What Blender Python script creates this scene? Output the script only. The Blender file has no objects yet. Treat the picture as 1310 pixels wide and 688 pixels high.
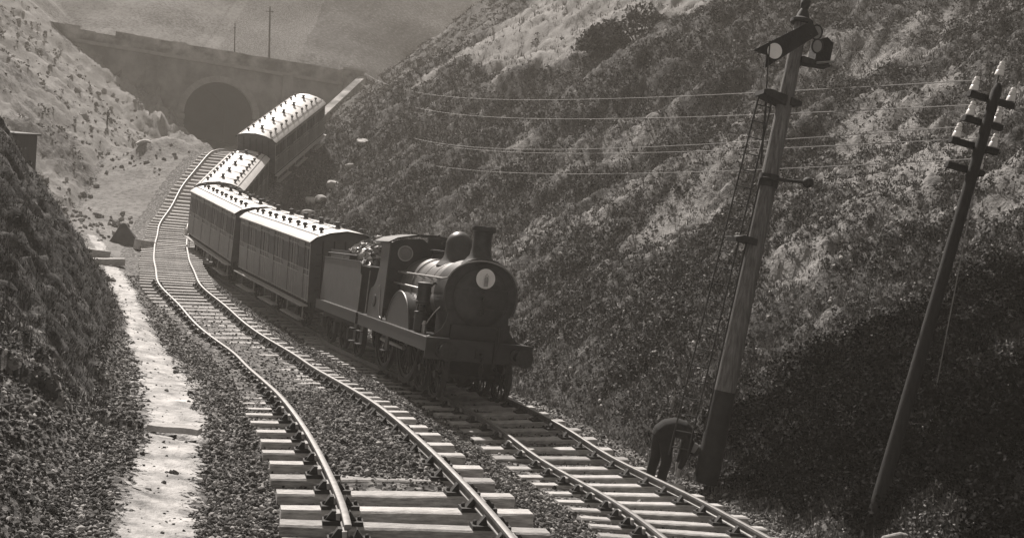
import bpy, math, random
import numpy as np
from mathutils import Matrix, Vector, Euler
R = math.radians
rng = np.random.default_rng(7)
random.seed(7)
S = bpy.context.scene
COL = S.collection
# ------------------------------------------------------------------ camera
PITCH, ROLL = math.atan(145 * math.cos(R(6)) / 1350), R(6)
cam_d = bpy.data.cameras.new('camera'); cam = bpy.data.objects.new('camera', cam_d); COL.objects.link(cam)
cam_d.sensor_width = 36; cam_d.lens = 36 * 1350 / 1310; cam_d.clip_end = 2000; cam_d.clip_start = .1
f_ = Vector((0, math.cos(PITCH), -math.sin(PITCH))); u0 = Vector((0, math.sin(PITCH), math.cos(PITCH))); r0 = Vector((1, 0, 0))
cr = math.cos(ROLL) * r0 + math.sin(ROLL) * u0; cu = -math.sin(ROLL) * r0 + math.cos(ROLL) * u0
m = Matrix.Identity(4)
for i in range(3):
    m[i][0] = cr[i]; m[i][1] = cu[i]; m[i][2] = -f_[i]
m.translation = (0, 0, 3.5)
cam.matrix_world = m
S.camera = cam
# ------------------------------------------------------------------ light
SUN_AZ, SUN_EL = R(-25), R(42)       # azimuth clockwise from +Y
W = bpy.data.worlds.new('World'); S.world = W; W.use_nodes = True
nt = W.node_tree; bg = nt.nodes['Background']
sky = nt.nodes.new('ShaderNodeTexSky'); sky.sky_type = 'NISHITA'; sky.sun_disc = False
sky.sun_elevation = SUN_EL; sky.sun_rotation = SUN_AZ
bw = nt.nodes.new('ShaderNodeRGBToBW'); mx = nt.nodes.new('ShaderNodeMix'); mx.data_type = 'RGBA'; mx.blend_type = 'MULTIPLY'
mx.inputs[0].default_value = 1; mx.inputs[7].default_value = (1.0, .94, .89, 1)
nt.links.new(sky.outputs[0], bw.inputs[0]); nt.links.new(bw.outputs[0], mx.inputs[6]); nt.links.new(mx.outputs[2], bg.inputs[0])
bg.inputs[1].default_value = .05
sd = bpy.data.lights.new('sun', 'SUN'); sd.energy = 4.4; sd.angle = R(.5); sd.color = (1, .925, .86)
sun = bpy.data.objects.new('sun', sd); COL.objects.link(sun)
sv = Vector((math.sin(SUN_AZ) * math.cos(SUN_EL), math.cos(SUN_AZ) * math.cos(SUN_EL), math.sin(SUN_EL)))
sun.rotation_euler = sv.to_track_quat('Z', 'Y').to_euler(); sun.location = sv * 60
S.view_settings.view_transform = 'Standard'; S.view_settings.look = 'None'; S.view_settings.gamma = 1
S.view_settings.exposure = .97
S.cycles.max_bounces = 5; S.cycles.volume_bounces = 0; S.cycles.use_denoising = True
try: S.cycles.volume_step_rate = 4
except Exception: pass

# ------------------------------------------------------------------ materials
def warm(v, k=.25): return (v, v * (1 - .06 * k), v * (1 - .12 * k), 1)
def mat(name, v, rough=.8, metal=0, var=.25, scale=6, bump=.0, bscale=None, v2=None, spec=.4, stretch=None, band=(.33, .68)):
    M = bpy.data.materials.new(name); M.use_nodes = True; t = M.node_tree; L = t.links.new
    p = t.nodes['Principled BSDF']; p.inputs['Roughness'].default_value = rough; p.inputs['Metallic'].default_value = metal
    p.inputs['Specular IOR Level'].default_value = spec
    tc = t.nodes.new('ShaderNodeTexCoord'); co = tc.outputs['Object']
    if stretch:
        mp = t.nodes.new('ShaderNodeMapping'); mp.inputs['Scale'].default_value = stretch; L(co, mp.inputs[0]); co = mp.outputs[0]
    n = t.nodes.new('ShaderNodeTexNoise'); n.inputs['Scale'].default_value = scale; n.inputs['Detail'].default_value = 6; n.inputs['Roughness'].default_value = .65
    L(co, n.inputs[0])
    r = t.nodes.new('ShaderNodeValToRGB'); r.color_ramp.elements[0].position, r.color_ramp.elements[1].position = band
    a = v * (1 - var); b = v2 if v2 else v * (1 + var)
    r.color_ramp.elements[0].color = warm(a); r.color_ramp.elements[1].color = warm(b)
    L(n.outputs['Fac'], r.inputs[0]); L(r.outputs[0], p.inputs['Base Color'])
    if bump:
        n2 = t.nodes.new('ShaderNodeTexNoise'); n2.inputs['Scale'].default_value = bscale or scale * 4; n2.inputs['Detail'].default_value = 5
        L(co, n2.inputs[0]); b_ = t.nodes.new('ShaderNodeBump'); b_.inputs['Strength'].default_value = bump; b_.inputs['Distance'].default_value = .03
        L(n2.outputs['Fac'], b_.inputs['Height']); L(b_.outputs[0], p.inputs['Normal'])
    return M
M = {}
M['black'] = mat('black_paint', .018, .42, 0, .5, 5, .05)
M['loco'] = mat('loco_green', .03, .38, 0, .3, 4, .04, spec=.5)
M['tender'] = mat('tender_paint', .06, .4, 0, .25, 3, .03, spec=.5)
M['soot'] = mat('smokebox_black', .03, .45, 0, .5, 6, .08, spec=.6)
M['boiler'] = mat('boiler_paint', .26, .38, .55, .25, 4, .02, spec=1.0)
M['handrail'] = mat('worn_handrail', .3, .5, .2, .2, 8)
M['steel'] = mat('bright_steel', .35, .35, .9, .2, 8)
M['rail'] = mat('rail_steel', .22, .58, .4, .25, 9, .05)
M['iron'] = mat('rusty_iron', .035, .75, 0, .4, 20, .2)
M['wood'] = mat('sleeper_wood', .42, .85, 0, .5, 5, .5, 30, stretch=(1, 6, 6))
M['wood2'] = mat('sleeper_wood_grey', .50, .85, 0, .42, 5, .5, 30, stretch=(1, 6, 6))
M['wood3'] = mat('sleeper_wood_dark', .33, .85, 0, .5, 5, .5, 30, stretch=(1, 6, 6))
M['key'] = mat('oak_key', .38, .8, 0, .3, 9)
M['post'] = mat('weathered_post', .15, .75, 0, .55, 3, .4, 14, stretch=(9, 9, .6))
M['tar'] = mat('tarred_timber', .022, .75, 0, .4, 6, .3)
M['pole'] = mat('creosoted_pole', .02, .8, 0, .4, 5, .4, 14, stretch=(8, 8, .7))
M['white'] = mat('white_paint', .84, .5, 0, .06, 5)
M['cream'] = mat('lead_white_roof', .68, .55, 0, .1, 1.3, .06, 12)
M['coach'] = mat('coach_brown', .085, .36, 0, .25, 3, .02, spec=.5)
M['coachlow'] = mat('coach_lake', .15, .36, 0, .25, 3, .02, spec=.5)
M['bead'] = mat('coach_beading', .42, .4, 0, .25, 5, spec=.5)
M['glass'] = mat('window_glass', .008, .3, 0, .2, 2, spec=.25)
M['frame'] = mat('underframe_black', .02, .7, 0, .5, 9)
M['board'] = mat('step_board', .4, .8, 0, .3, 6, .2, stretch=(6, 1, 6))
M['porcelain'] = mat('white_porcelain', .75, .2, 0, .05, 5)
M['brick'] = mat('sooty_stone', .16, .9, 0, .4, .35, .6, 5, v2=.30, band=(.38, .62))
M['brick2'] = mat('parapet_stone', .13, .9, 0, .35, .33, .5, 6, v2=.42, band=(.42, .62))
M['ring'] = mat('arch_stone', .27, .9, 0, .25, 1.1, .4, 7)
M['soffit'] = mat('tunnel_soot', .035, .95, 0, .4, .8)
M['stone'] = mat('chalk_stone', .42, .9, 0, .3, 2, .5, 12)
M['rockd'] = mat('dark_rock', .11, .9, 0, .35, 1.6, .5, 6)
M['leaf'] = mat('scrub_leaf', .05, .8, 0, .6, 1.1, v2=.10, spec=.2)
M['leafd'] = mat('shrub_leaf', .032, .8, 0, .5, 1.5, v2=.055, spec=.2)
M['stem'] = mat('woody_stem', .05, .9, 0, .4, 5)
M['grass'] = mat('dry_grass', .13, .85, 0, .6, .7, v2=.27, spec=.2)
M['cloth'] = mat('dark_cloth', .011, .9, 0, .3, 12, .1)
M['cloth2'] = mat('waistcoat_cloth', .04, .9, 0, .3, 12, .1)
M['skin'] = mat('skin', .33, .6, 0, .1, 12)
M['coal'] = mat('coal', .03, .3, 0, .6, 9, spec=.8)
M['wire'] = mat('galvanised_wire', .3, .5, .2, .1, 5)
M['gravel'] = mat('ballast_stone', .2, .9, 0, .7, 7, v2=.42)
M['hut'] = mat('tarred_hut', .05, .8, 0, .3, 4, .3, 12, stretch=(8, 8, .6))

# ------------------------------------------------------------------ mesh helpers
class MB:
    def __init__(s): s.v = []; s.f = []; s.m = []
    def add(s, v, f, mi=0, X=None):
        o = len(s.v)
        for p in v: s.v.append(tuple(X @ Vector(p)) if X is not None else tuple(p))
        for q in f: s.f.append(tuple(i + o for i in q)); s.m.append(mi)
        return s
    def box(s, c, d, rot=None, mi=0):
        x, y, z = d[0] / 2, d[1] / 2, d[2] / 2
        v = [(-x, -y, -z), (x, -y, -z), (x, y, -z), (-x, y, -z), (-x, -y, z), (x, -y, z), (x, y, z), (-x, y, z)]
        X = Matrix.Translation(c) @ (Euler(rot).to_matrix().to_4x4() if rot else Matrix.Identity(4))
        return s.add(v, [(3, 2, 1, 0), (4, 5, 6, 7), (0, 1, 5, 4), (1, 2, 6, 5), (2, 3, 7, 6), (3, 0, 4, 7)], mi, X)
    def prism(s, poly, a, b, axis='x', mi=0):
        """poly of 2-D points extruded from a to b along axis (x: (y,z); y: (x,z); z: (x,y))"""
        n = len(poly)
        def pt(p, t):
            return (t, p[0], p[1]) if axis == 'x' else ((p[0], t, p[1]) if axis == 'y' else (p[0], p[1], t))
        v = [pt(p, a) for p in poly] + [pt(p, b) for p in poly]
        f = [tuple(range(n))[::-1], tuple(range(n, 2 * n))] + [(i, (i + 1) % n, n + (i + 1) % n, n + i) for i in range(n)]
        return s.add(v, f, mi)
    def lathe(s, prof, c=(0, 0, 0), axis='z', n=24, mi=0, cap=True):
        v = []; f = []
        for (r, h) in prof:
            for k in range(n):
                a = 2 * math.pi * k / n; p, q = r * math.cos(a), r * math.sin(a)
                v.append((p + c[0], q + c[1], h + c[2]) if axis == 'z' else ((p + c[0], h + c[1], q + c[2]) if axis == 'y' else (h + c[0], p + c[1], q + c[2])))
        for i in range(len(prof) - 1):
            for k in range(n):
                f.append((i * n + k, i * n + (k + 1) % n, (i + 1) * n + (k + 1) % n, (i + 1) * n + k))
        if cap:
            f.append(tuple(range(n))[::-1]); f.append(tuple(range((len(prof) - 1) * n, len(prof) * n)))
        return s.add(v, f, mi)
    def tube(s, pts, r, n=8, mi=0):
        pts = [Vector(p) for p in pts]; rr = r if isinstance(r, (list, tuple)) else [r] * len(pts)
        v = []; f = []; prev = None
        for i, p in enumerate(pts):
            t = (pts[min(i + 1, len(pts) - 1)] - pts[max(i - 1, 0)]).normalized()
            if prev is None:
                a = Vector((0, 0, 1)) if abs(t.z) < .9 else Vector((1, 0, 0)); e = t.cross(a).normalized()
            else: e = (prev - t * prev.dot(t)).normalized()
            prev = e; g = t.cross(e)
            for k in range(n):
                an = 2 * math.pi * k / n; v.append(p + (e * math.cos(an) + g * math.sin(an)) * rr[i])
        for i in range(len(pts) - 1):
            for k in range(n): f.append((i * n + k, i * n + (k + 1) % n, (i + 1) * n + (k + 1) % n, (i + 1) * n + k))
        f.append(tuple(range(n))[::-1]); f.append(tuple(range((len(pts) - 1) * n, len(pts) * n)))
        return s.add(v, f, mi)
    def loft(s, rings, closed=True, cap=True, mi=0):
        n = len(rings[0]); v = [p for r in rings for p in r]; f = []
        for i in range(len(rings) - 1):
            for k in range(n if closed else n - 1):
                f.append((i * n + k, i * n + (k + 1) % n, (i + 1) * n + (k + 1) % n, (i + 1) * n + k))
        if cap and closed: f.append(tuple(range(n))[::-1]); f.append(tuple(range((len(rings) - 1) * n, len(rings) * n)))
        return s.add(v, f, mi)
    def build(s, name, mats, parent=None, smooth=35, bevel=0, loc=None):
        me = bpy.data.meshes.new(name); me.from_pydata(s.v, [], s.f)
        mats = mats if isinstance(mats, (list, tuple)) else [mats]
        for q in mats: me.materials.append(q)
        if len(mats) > 1: me.polygons.foreach_set('material_index', s.m)
        import bmesh
        b = bmesh.new(); b.from_mesh(me); bmesh.ops.recalc_face_normals(b, faces=b.faces); b.to_mesh(me); b.free()
        if smooth:
            me.polygons.foreach_set('use_smooth', [True] * len(me.polygons)); me.set_sharp_from_angle(angle=R(smooth))
        o = bpy.data.objects.new(name, me); COL.objects.link(o)
        if parent: o.parent = parent
        if loc is not None: o.location = loc
        if bevel:
            md = o.modifiers.new('bevel', 'BEVEL'); md.width = bevel; md.segments = 2; md.limit_method = 'ANGLE'
        return o
def np_mesh(name, V, Fq, material, k, smooth=False, parent=None):
    """big mesh from numpy arrays, every face with k corners"""
    me = bpy.data.meshes.new(name); nv, nf = len(V), len(Fq)
    me.vertices.add(nv); me.vertices.foreach_set('co', np.ascontiguousarray(V, np.float32).ravel())
    me.loops.add(nf * k); me.loops.foreach_set('vertex_index', np.ascontiguousarray(Fq, np.int32).ravel())
    me.polygons.add(nf); me.polygons.foreach_set('loop_start', np.arange(0, nf * k, k, dtype=np.int32))
    me.polygons.foreach_set('use_smooth', np.full(nf, smooth)); me.materials.append(material)
    me.update(calc_edges=True); me.validate()
    o = bpy.data.objects.new(name, me); COL.objects.link(o)
    if parent: o.parent = parent
    return o
def tag(o, label=None, cat=None, group=None, kind=None):
    for k, v in (('label', label), ('category', cat), ('group', group), ('kind', kind)):
        if v: o[k] = v
    return o
def empty(name, loc=(0, 0, 0), rot=(0, 0, 0), scale=1):
    o = bpy.data.objects.new(name, None); COL.objects.link(o); o.location = loc
    o.rotation_euler = rot; o.scale = (scale,) * 3; o.empty_display_size = .3
    return o
def kids(o): return [c for c in bpy.data.objects if c.parent == o]
def copy_tree(o, parent=None, ch=None):
    if ch is None:
        ch = {}
        for c in bpy.data.objects:
            if c.parent: ch.setdefault(c.parent.name, []).append(c)
    c = o.copy(); COL.objects.link(c)
    if parent: c.parent = parent
    for q in ch.get(o.name, []): copy_tree(q, c, ch)
    return c
def frame(yaw, pitch, roll, loc, scale=1):
    """local axes: Y ahead, X to the right of travel, Z up"""
    X = Matrix.Rotation(yaw, 4, 'Z') @ Matrix.Rotation(pitch, 4, 'X') @ Matrix.Rotation(roll, 4, 'Y')
    return Matrix.Translation(loc) @ X @ Matrix.Scale(scale, 4)

# ------------------------------------------------------------------ noise
def _h(ix, iy, s):
    n = (ix * 374761393 + iy * 668265263 + s * 974711) & 0x7fffffff
    n = ((n ^ (n >> 13)) * 1274126177) & 0x7fffffff
    return ((n ^ (n >> 16)) & 0xffff) / 65535.0
def vnoise(x, y, s=0):
    ix = np.floor(x).astype(np.int64); iy = np.floor(y).astype(np.int64); fx = x - ix; fy = y - iy
    fx = fx * fx * (3 - 2 * fx); fy = fy * fy * (3 - 2 * fy)
    a = _h(ix, iy, s); b = _h(ix + 1, iy, s); c = _h(ix, iy + 1, s); d = _h(ix + 1, iy + 1, s)
    return (a + (b - a) * fx) * (1 - fy) + (c + (d - c) * fx) * fy - .5
def fbm(x, y, s=0, o=4, g=.5):
    t = 0; a = 1
    for k in range(o):
        t = t + a * vnoise(x * 2 ** k + 17.3 * k, y * 2 ** k - 9.1 * k, s + k); a *= g
    return t
def sstep(a, b, x):
    t = np.clip((x - a) / (b - a), 0, 1); return t * t * (3 - 2 * t)

# ------------------------------------------------------------------ the lie of the land
T1 = np.array([(.3, 3, .35), (.05, 6, .3), (-.25, 8.3, .12), (-.47, 9.32, .01), (-.8, 10.8, -.18), (-1.61, 13.62, -.46), (-2.65, 16.84, -.8), (-3.72, 20.01, -1.25), (-5.62, 25.06, -1.93), (-7.19, 28.55, -2.25), (-9.1, 32.36, -2.36), (-10.9, 36.07, -2.44), (-12.48, 39.59, -2.47), (-15.32, 47.12, -2.58), (-19.02, 58.71, -2.40), (-20.32, 64.33, -1.56), (-21.03, 68.98, -.35), (-21.47, 73.13, .80), (-21.59, 76.22, 1.56), (-21.6, 79.5, 1.75), (-24.3, 90, 1.0), (-29.0, 106, .5), (-34.08, 122.42, .89), (-35.6, 134, 1.3)])
T2 = np.array([(3.0, 3, .9), (3.05, 8, .05), (2.92, 11.92, -.74), (2.53, 15.57, -1.41), (1.52, 19.04, -1.86), (.62, 21.53, -1.97), (-.57, 24.03, -2.10), (-5.36, 35.5, -3.32), (-5.71, 36.65, -3.38), (-10.4, 44.6, -3.40), (-15.7, 53.3, -3.14), (-16.3, 57.6, -3.1), (-16.9, 66.5, -2.0), (-16.7, 72, -.6), (-17.2, 78, .6), (-20.4, 90, .6), (-25.4, 106, .4), (-30.6, 122, .9), (-32, 134, 1.3)])
def catmull(P, n=24):
    out = []
    Q = np.vstack([2 * P[0] - P[1], P, 2 * P[-1] - P[-2]])
    for i in range(1, len(Q) - 2):
        p0, p1, p2, p3 = Q[i - 1], Q[i], Q[i + 1], Q[i + 2]
        d0, d1, d2 = [max(np.linalg.norm(b - a), 1e-3) ** .5 for a, b in ((p0, p1), (p1, p2), (p2, p3))]
        m1 = (p1 - p0) / d0 - (p2 - p0) / (d0 + d1) + (p2 - p1) / d1; m2 = (p2 - p1) / d1 - (p3 - p1) / (d1 + d2) + (p3 - p2) / d2
        m1 = m1 * d1; m2 = m2 * d1
        for t in np.linspace(0, 1, n, endpoint=False):
            out.append((2 * t ** 3 - 3 * t ** 2 + 1) * p1 + (t ** 3 - 2 * t ** 2 + t) * m1 + (-2 * t ** 3 + 3 * t ** 2) * p2 + (t ** 3 - t ** 2) * m2)
    out.append(Q[-2]); return np.array(out)
C1, C2 = catmull(T1), catmull(T2)
_d = np.r_[0, np.cumsum(np.linalg.norm(np.diff(C1[:, :2], axis=0), axis=1))]
C1[:, 0] += np.where(C1[:, 1] > 14, .07 * np.sin(_d * .45) * np.sin(_d * .17 + 1) + .025 * np.sin(_d * .8), 0) * np.clip((C1[:, 1] - 14) / 6, 0, 1)     # buckled by the slip
C1[:, 2] -= .178; C2[:, 2] -= .178        # given at the rail heads, kept at the sleeper tops
def resample(C, step, lo=None, hi=None):
    d = np.r_[0, np.cumsum(np.linalg.norm(np.diff(C, axis=0), axis=1))]; s = np.arange(0, d[-1], step)
    P = np.stack([np.interp(s, d, C[:, k]) for k in range(3)], 1); Q = np.stack([np.interp(s + .05, d, C[:, k]) for k in range(3)], 1) - np.stack([np.interp(s - .05, d, C[:, k]) for k in range(3)], 1)
    Q[0] = Q[1]; Q[-1] = Q[-2]
    return P, Q / np.linalg.norm(Q, axis=1)[:, None]
def ip(y, *pts):
    p = np.array(pts, float); return np.interp(y, p[:, 0], p[:, 1])
PX, PA = (-35.14, 121.4, .78), math.atan2(9.93, 25.43)       # tunnel mouth: place and bearing of its wall
pdx, pdy = np.array((math.cos(PA), math.sin(PA))), np.array((-math.sin(PA), math.cos(PA)))
def to_portal(x, y):
    return (x - PX[0]) * pdx[0] + (y - PX[1]) * pdx[1], (x - PX[0]) * pdy[0] + (y - PX[1]) * pdy[1]
def x_left(y): return ip(y, (0, -3.2), (9, -3.45), (10, -3.8), (13.5, -4.85), (19, -7.0), (24.6, -8.95), (27, -9.75), (28.6, -10.5), (31, -13.8), (36, -17.5), (42, -20.5), (50, -22.8), (60, -25.2), (76, -29.6), (92, -33), (107, -36), (122, -38.3), (150, -40))
def x_right(y): return ip(y, (0, 5.6), (8, 5.6), (11.5, 5.1), (14, 4.6), (18.5, 3.4), (23, 1.7), (27, .2), (36, -2.6), (45, -7.2), (52, -12), (57, -13.8), (64, -14.7), (70, -16), (80, -19), (92, -22.3), (107, -25.4), (120, -28), (150, -30))
GULLY = np.array([(-6.9, 14.9), (-5.6, 14.35), (-4.7, 14.0), (-3.95, 13.9), (-3.3, 14.1)])
def d_poly(x, y, P):
    b = np.full(np.shape(x), 1e9)
    for (ax, ay), (bx, by) in zip(P[:-1], P[1:]):
        l = (bx - ax) ** 2 + (by - ay) ** 2; t = np.clip(((x - ax) * (bx - ax) + (y - ay) * (by - ay)) / l, 0, 1)
        b = np.minimum(b, np.hypot(x - ax - t * (bx - ax), y - ay - t * (by - ay)))
    return b
C4 = dict(loc=(-16.85, 66.9, -.30), yaw=R(170.75), pitch=-.345, roll=-.075)
def lie(x, y, detail=True):
    """height of the ground; also returns masks"""
    x = np.asarray(x, float); y = np.asarray(y, float)
    x1 = np.interp(y, C1[:, 1], C1[:, 0]); z1 = np.interp(y, C1[:, 1], C1[:, 2])
    x2 = np.interp(y, C2[:, 1], C2[:, 0]); z2 = np.interp(y, C2[:, 1], C2[:, 2])
    xl = x_left(y); xr = x_right(y)
    zl = ip(y, (0, .25), (6, .1), (9, -.19), (13.5, -.63), (19, -1.2), (24.6, -1.68), (32.6, -2.2), (42, -2.35), (50, -2.4), (60, -2.7), (66, -1.7), (72, -.2), (78, .8), (92, .5), (107, .4), (122, 1.3), (150, 3))
    hw = 1.55
    # depth of the ballast below the sleeper tops
    b1 = ip(y, (0, -.2), (9, -.17), (11.6, -.15), (12.3, -.02), (13, .045), (19, .045), (20.5, .012), (30, .0), (36, -.03), (43, -.2), (130, -.22))
    lat1 = (x - x1) * ip(y, (0, 1), (16, .95), (33, .88), (45, .93), (80, .97))
    b1 = np.where((np.abs(lat1) > .72) & (y < 19.5), np.minimum(b1, ip(y, (0, -.17), (13, -.13), (17, -.07), (19.5, -.03))), b1)
    b2 = np.full_like(y, -.085)
    a0, a1, a2, a3 = x1 - hw, x1 + hw, np.maximum(x2 - hw, x1 + hw + .15), np.maximum(x2 + hw, x1 + hw + 1)
    xl_ = np.minimum(xl, a0 - .2); xr_ = np.maximum(xr, a3 + .3)
    zr = z2 - .12
    z = np.where(x < a0, zl + (z1 + b1 - zl) * sstep(xl_, a0, x),
        np.where(x < a1, z1 + b1,
        np.where(x < a2, z1 + b1 + (z2 + b2 - z1 - b1) * sstep(a1, a2, x),
        np.where(x < a3, z2 + b2, z2 + b2 + (zr - z2 - b2) * sstep(a3, xr_, x)))))
    dl = np.maximum(xl - x, 0) * .93; dr = np.maximum(x - xr, 0) * ip(y, (0, .98), (20, .95), (36, .9), (60, .9), (90, .97))
    tl = ip(y, (0, .5), (9, .5), (14, .58), (18, .85), (21, 1.05), (24, 1.3), (29, 1.4), (34, .8), (42, .5), (60, .58), (90, .72), (122, .85), (150, .8))
    tr = ip(y, (0, .8), (12, .78), (25, .76), (60, .74), (95, .8), (120, .95), (150, .8))
    hl = tl * dl * sstep(np.where((y > 17) & (y < 32), -.3, 0), np.where((y > 17) & (y < 32), .35, .9), dl)
    hr = tr * dr * sstep(-.2, 1.2, dr)
    hl = 60 * np.tanh(hl / 60); hr = 60 * np.tanh(hr / 60)
    z = z + hl + hr
    bank = np.clip(np.maximum(dl, dr) / 2.0, 0, 1)
    # hollows and bulges of the banks, gullies running down the slope
    z = z + bank * (fbm(x * .16, y * .16, 3, 4) * 1.1 * np.clip(np.maximum(dl, dr) / 6, .15, 1.4))
    z = z + bank * np.where(x > xr, fbm((y + .25 * x) * .55, dr * .09, 11, 3) * .7 * np.clip(dr / 5, 0, 1), 0)
    # slipped chalk in front of the tunnel and the slumped toe
    px, py = to_portal(x, y)
    toe = np.exp(-((px + 6.5) / 4.2) ** 2 - ((py + 7) / 9) ** 2) * 2.3 + np.exp(-((x + 27.0) / 3.0) ** 2 - ((y - 82) / 9) ** 2) * 1.0
    keep = sstep(1.2, 2.6, np.abs(x - x1))
    z = z + toe * np.where(x < x1, keep, 0) * np.clip(.75 + 1.5 * fbm(x * .45, y * .45, 21, 5, .6), .1, 2)
    # the hill over the tunnel
    hill = 10.4 + .52 * np.maximum(py, 0) - .75 * np.maximum(np.abs(px - 1) - 15.5, 0) * np.exp(-np.maximum(py, 0) / 14) + fbm(x * .07, y * .07, 31, 3) * 1.5
    hill = np.where(py > 95, hill - (py - 95) * .5, hill)
    z = np.where(py > .45, np.maximum(z, hill), z)
    # debris under the last carriage
    X4 = frame(C4['yaw'], C4['pitch'], C4['roll'], C4['loc']); I4 = X4.inverted()
    ly = I4[1][0] * (x - C4['loc'][0]) + I4[1][1] * (y - C4['loc'][1]); lx = I4[0][0] * (x - C4['loc'][0]) + I4[0][1] * (y - C4['loc'][1])
    pl = C4['loc'][2] + ly * (-math.tan(.345)) * -math.copysign(1, math.cos(C4['yaw'])) * -1
    pl = C4['loc'][2] - ly * math.tan(.345) / math.cos(.345) + .15
    off = np.hypot(np.maximum(np.abs(lx) - 1.2, 0), np.maximum(np.maximum(ly - .5, -9.6 - ly), 0))
    w = np.exp(-(off / 2.0) ** 2) * (x > x1 + 2)
    z = np.where(pl > z, z + (pl - z) * w, z - np.minimum(z - pl, 2.5) * w * .9)
    # small drain crossing the path
    g = d_poly(x, y, GULLY)
    z = z - np.where(x < -4.75, .42, .2) * np.exp(-(g / np.where(x < -4.75, .26, .15)) ** 2) * (y < 17)
    if detail:
        nearbank = sstep(.1, 1.2, np.maximum(dl, dr))
        rough = fbm(x * 1.4, y * 1.4, 41, 4) * .34 + np.abs(fbm(x * 3.1, y * 3.1, 47, 3)) * .28
        spur = (dl > .15) & (y > 13) & (y < 36)
        rough = rough + np.where(spur, (.35 - np.abs(fbm(x * .8, y * .6, 43, 4))) * .8 + fbm(x * 2.3, y * 2.3, 44, 3) * .2, 0)
        slip = (dl > .2) & (y > 36)
        rough = rough * np.where(py > .4, .35, 1) + np.where(slip & (py < .4), (np.abs(fbm(x * .33, y * .33, 45, 5, .6)) - .2) * .6 + np.abs(fbm(x * 1.1, y * 1.1, 46, 3)) * .22, 0)
        z = z + nearbank * rough * np.clip(.5 + y / 60, .5, 1.1)
        onway = np.minimum(np.abs(x - x1), np.abs(x - x2)) < 1.5
        z = z + np.where(onway, fbm(x * 5, y * 5, 51, 3) * .02, fbm(x * 2, y * 2, 52, 4) * .07)
    return z, dict(dl=dl, dr=dr, x1=x1, x2=x2, px=px, py=py, xl=xl, xr=xr)
def ground_z(x, y): return float(lie(np.array([x]), np.array([y]))[0][0])

def masks(x, y, K):
    """what grows or lies where: chalk, scrub, ballast, each 0..1"""
    n = fbm(x * .22, y * .22, 61, 4); n2 = fbm(x * .9, y * .9, 67, 3)
    dl, dr = K['dl'], K['dr']
    way = (dl <= .3) & (dr <= .3)
    ballast = np.where(way, 1.0, 0.0)
    ballast = np.maximum(ballast, np.where((dl > 0) & (y < 15.2 + 2.5 * n + .25 * dl), 1.0, 0))
    # right bank: heath below, chalk scar above and beyond the line where the slip broke away
    scar_line = ip(x, (-9, 78.5), (-5, 77), (-2, 69), (1, 66.6), (5, 67), (6.8, 63), (10.8, 55.6), (14, 52), (40, 40)) + 2.5 * n
    far_line = ip(x, (-9, 78.6), (-6, 80), (-3.8, 84), (-.4, 86), (2.4, 87.5), (8, 92), (20, 110), (40, 130)) + 2 * n
    chalk = np.where((dr > 0) & (y > scar_line) & (y < far_line), .97, 0)
    chalk = np.where((dr > 0) & (y >= far_line), .12 + .25 * np.clip(n * 2, 0, 1), chalk)
    low = sstep(.1, .75, .62 * np.exp(-((x - 11) / 5.0) ** 2 - ((y - 30 + .5 * (x - 10)) / 13) ** 2) + .30 * np.exp(-((x - 4.5) / 3.0) ** 2 - ((y - 41) / 9) ** 2) + .85 * fbm(x * .45 + 3, y * .45, 71, 5, .62) + .02)
    chalk = np.where((dr > 0) & (y <= scar_line), .75 * low * sstep(1.0, 4, dr), chalk)
    # left side beyond the spur: bare slipped chalk
    lf = sstep(31, 37, y + 1.2 * n)
    chalk = np.where(dl > 0, lf * (.86 - .5 * sstep(.12, .5, n) - .3 * sstep(.1, .4, n2)), chalk)
    toe = sstep(34, 40, y) * (K['x1'] - x > 2.3) * (dl <= 0)
    chalk = np.where(dl <= 0, np.where(K['x1'] - x > 2.3, toe * .7, chalk), chalk)
    ballast = ballast * (1 - toe)
    chalk = np.where(K['py'] > .4, .62 + .3 * n - .42 * sstep(3, 13, K['px']), chalk)
    scrub = np.clip(1 - chalk, 0, 1) * (1 - ballast)
    return np.clip(chalk, 0, 1), np.clip(scrub, 0, 1), ballast
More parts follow.
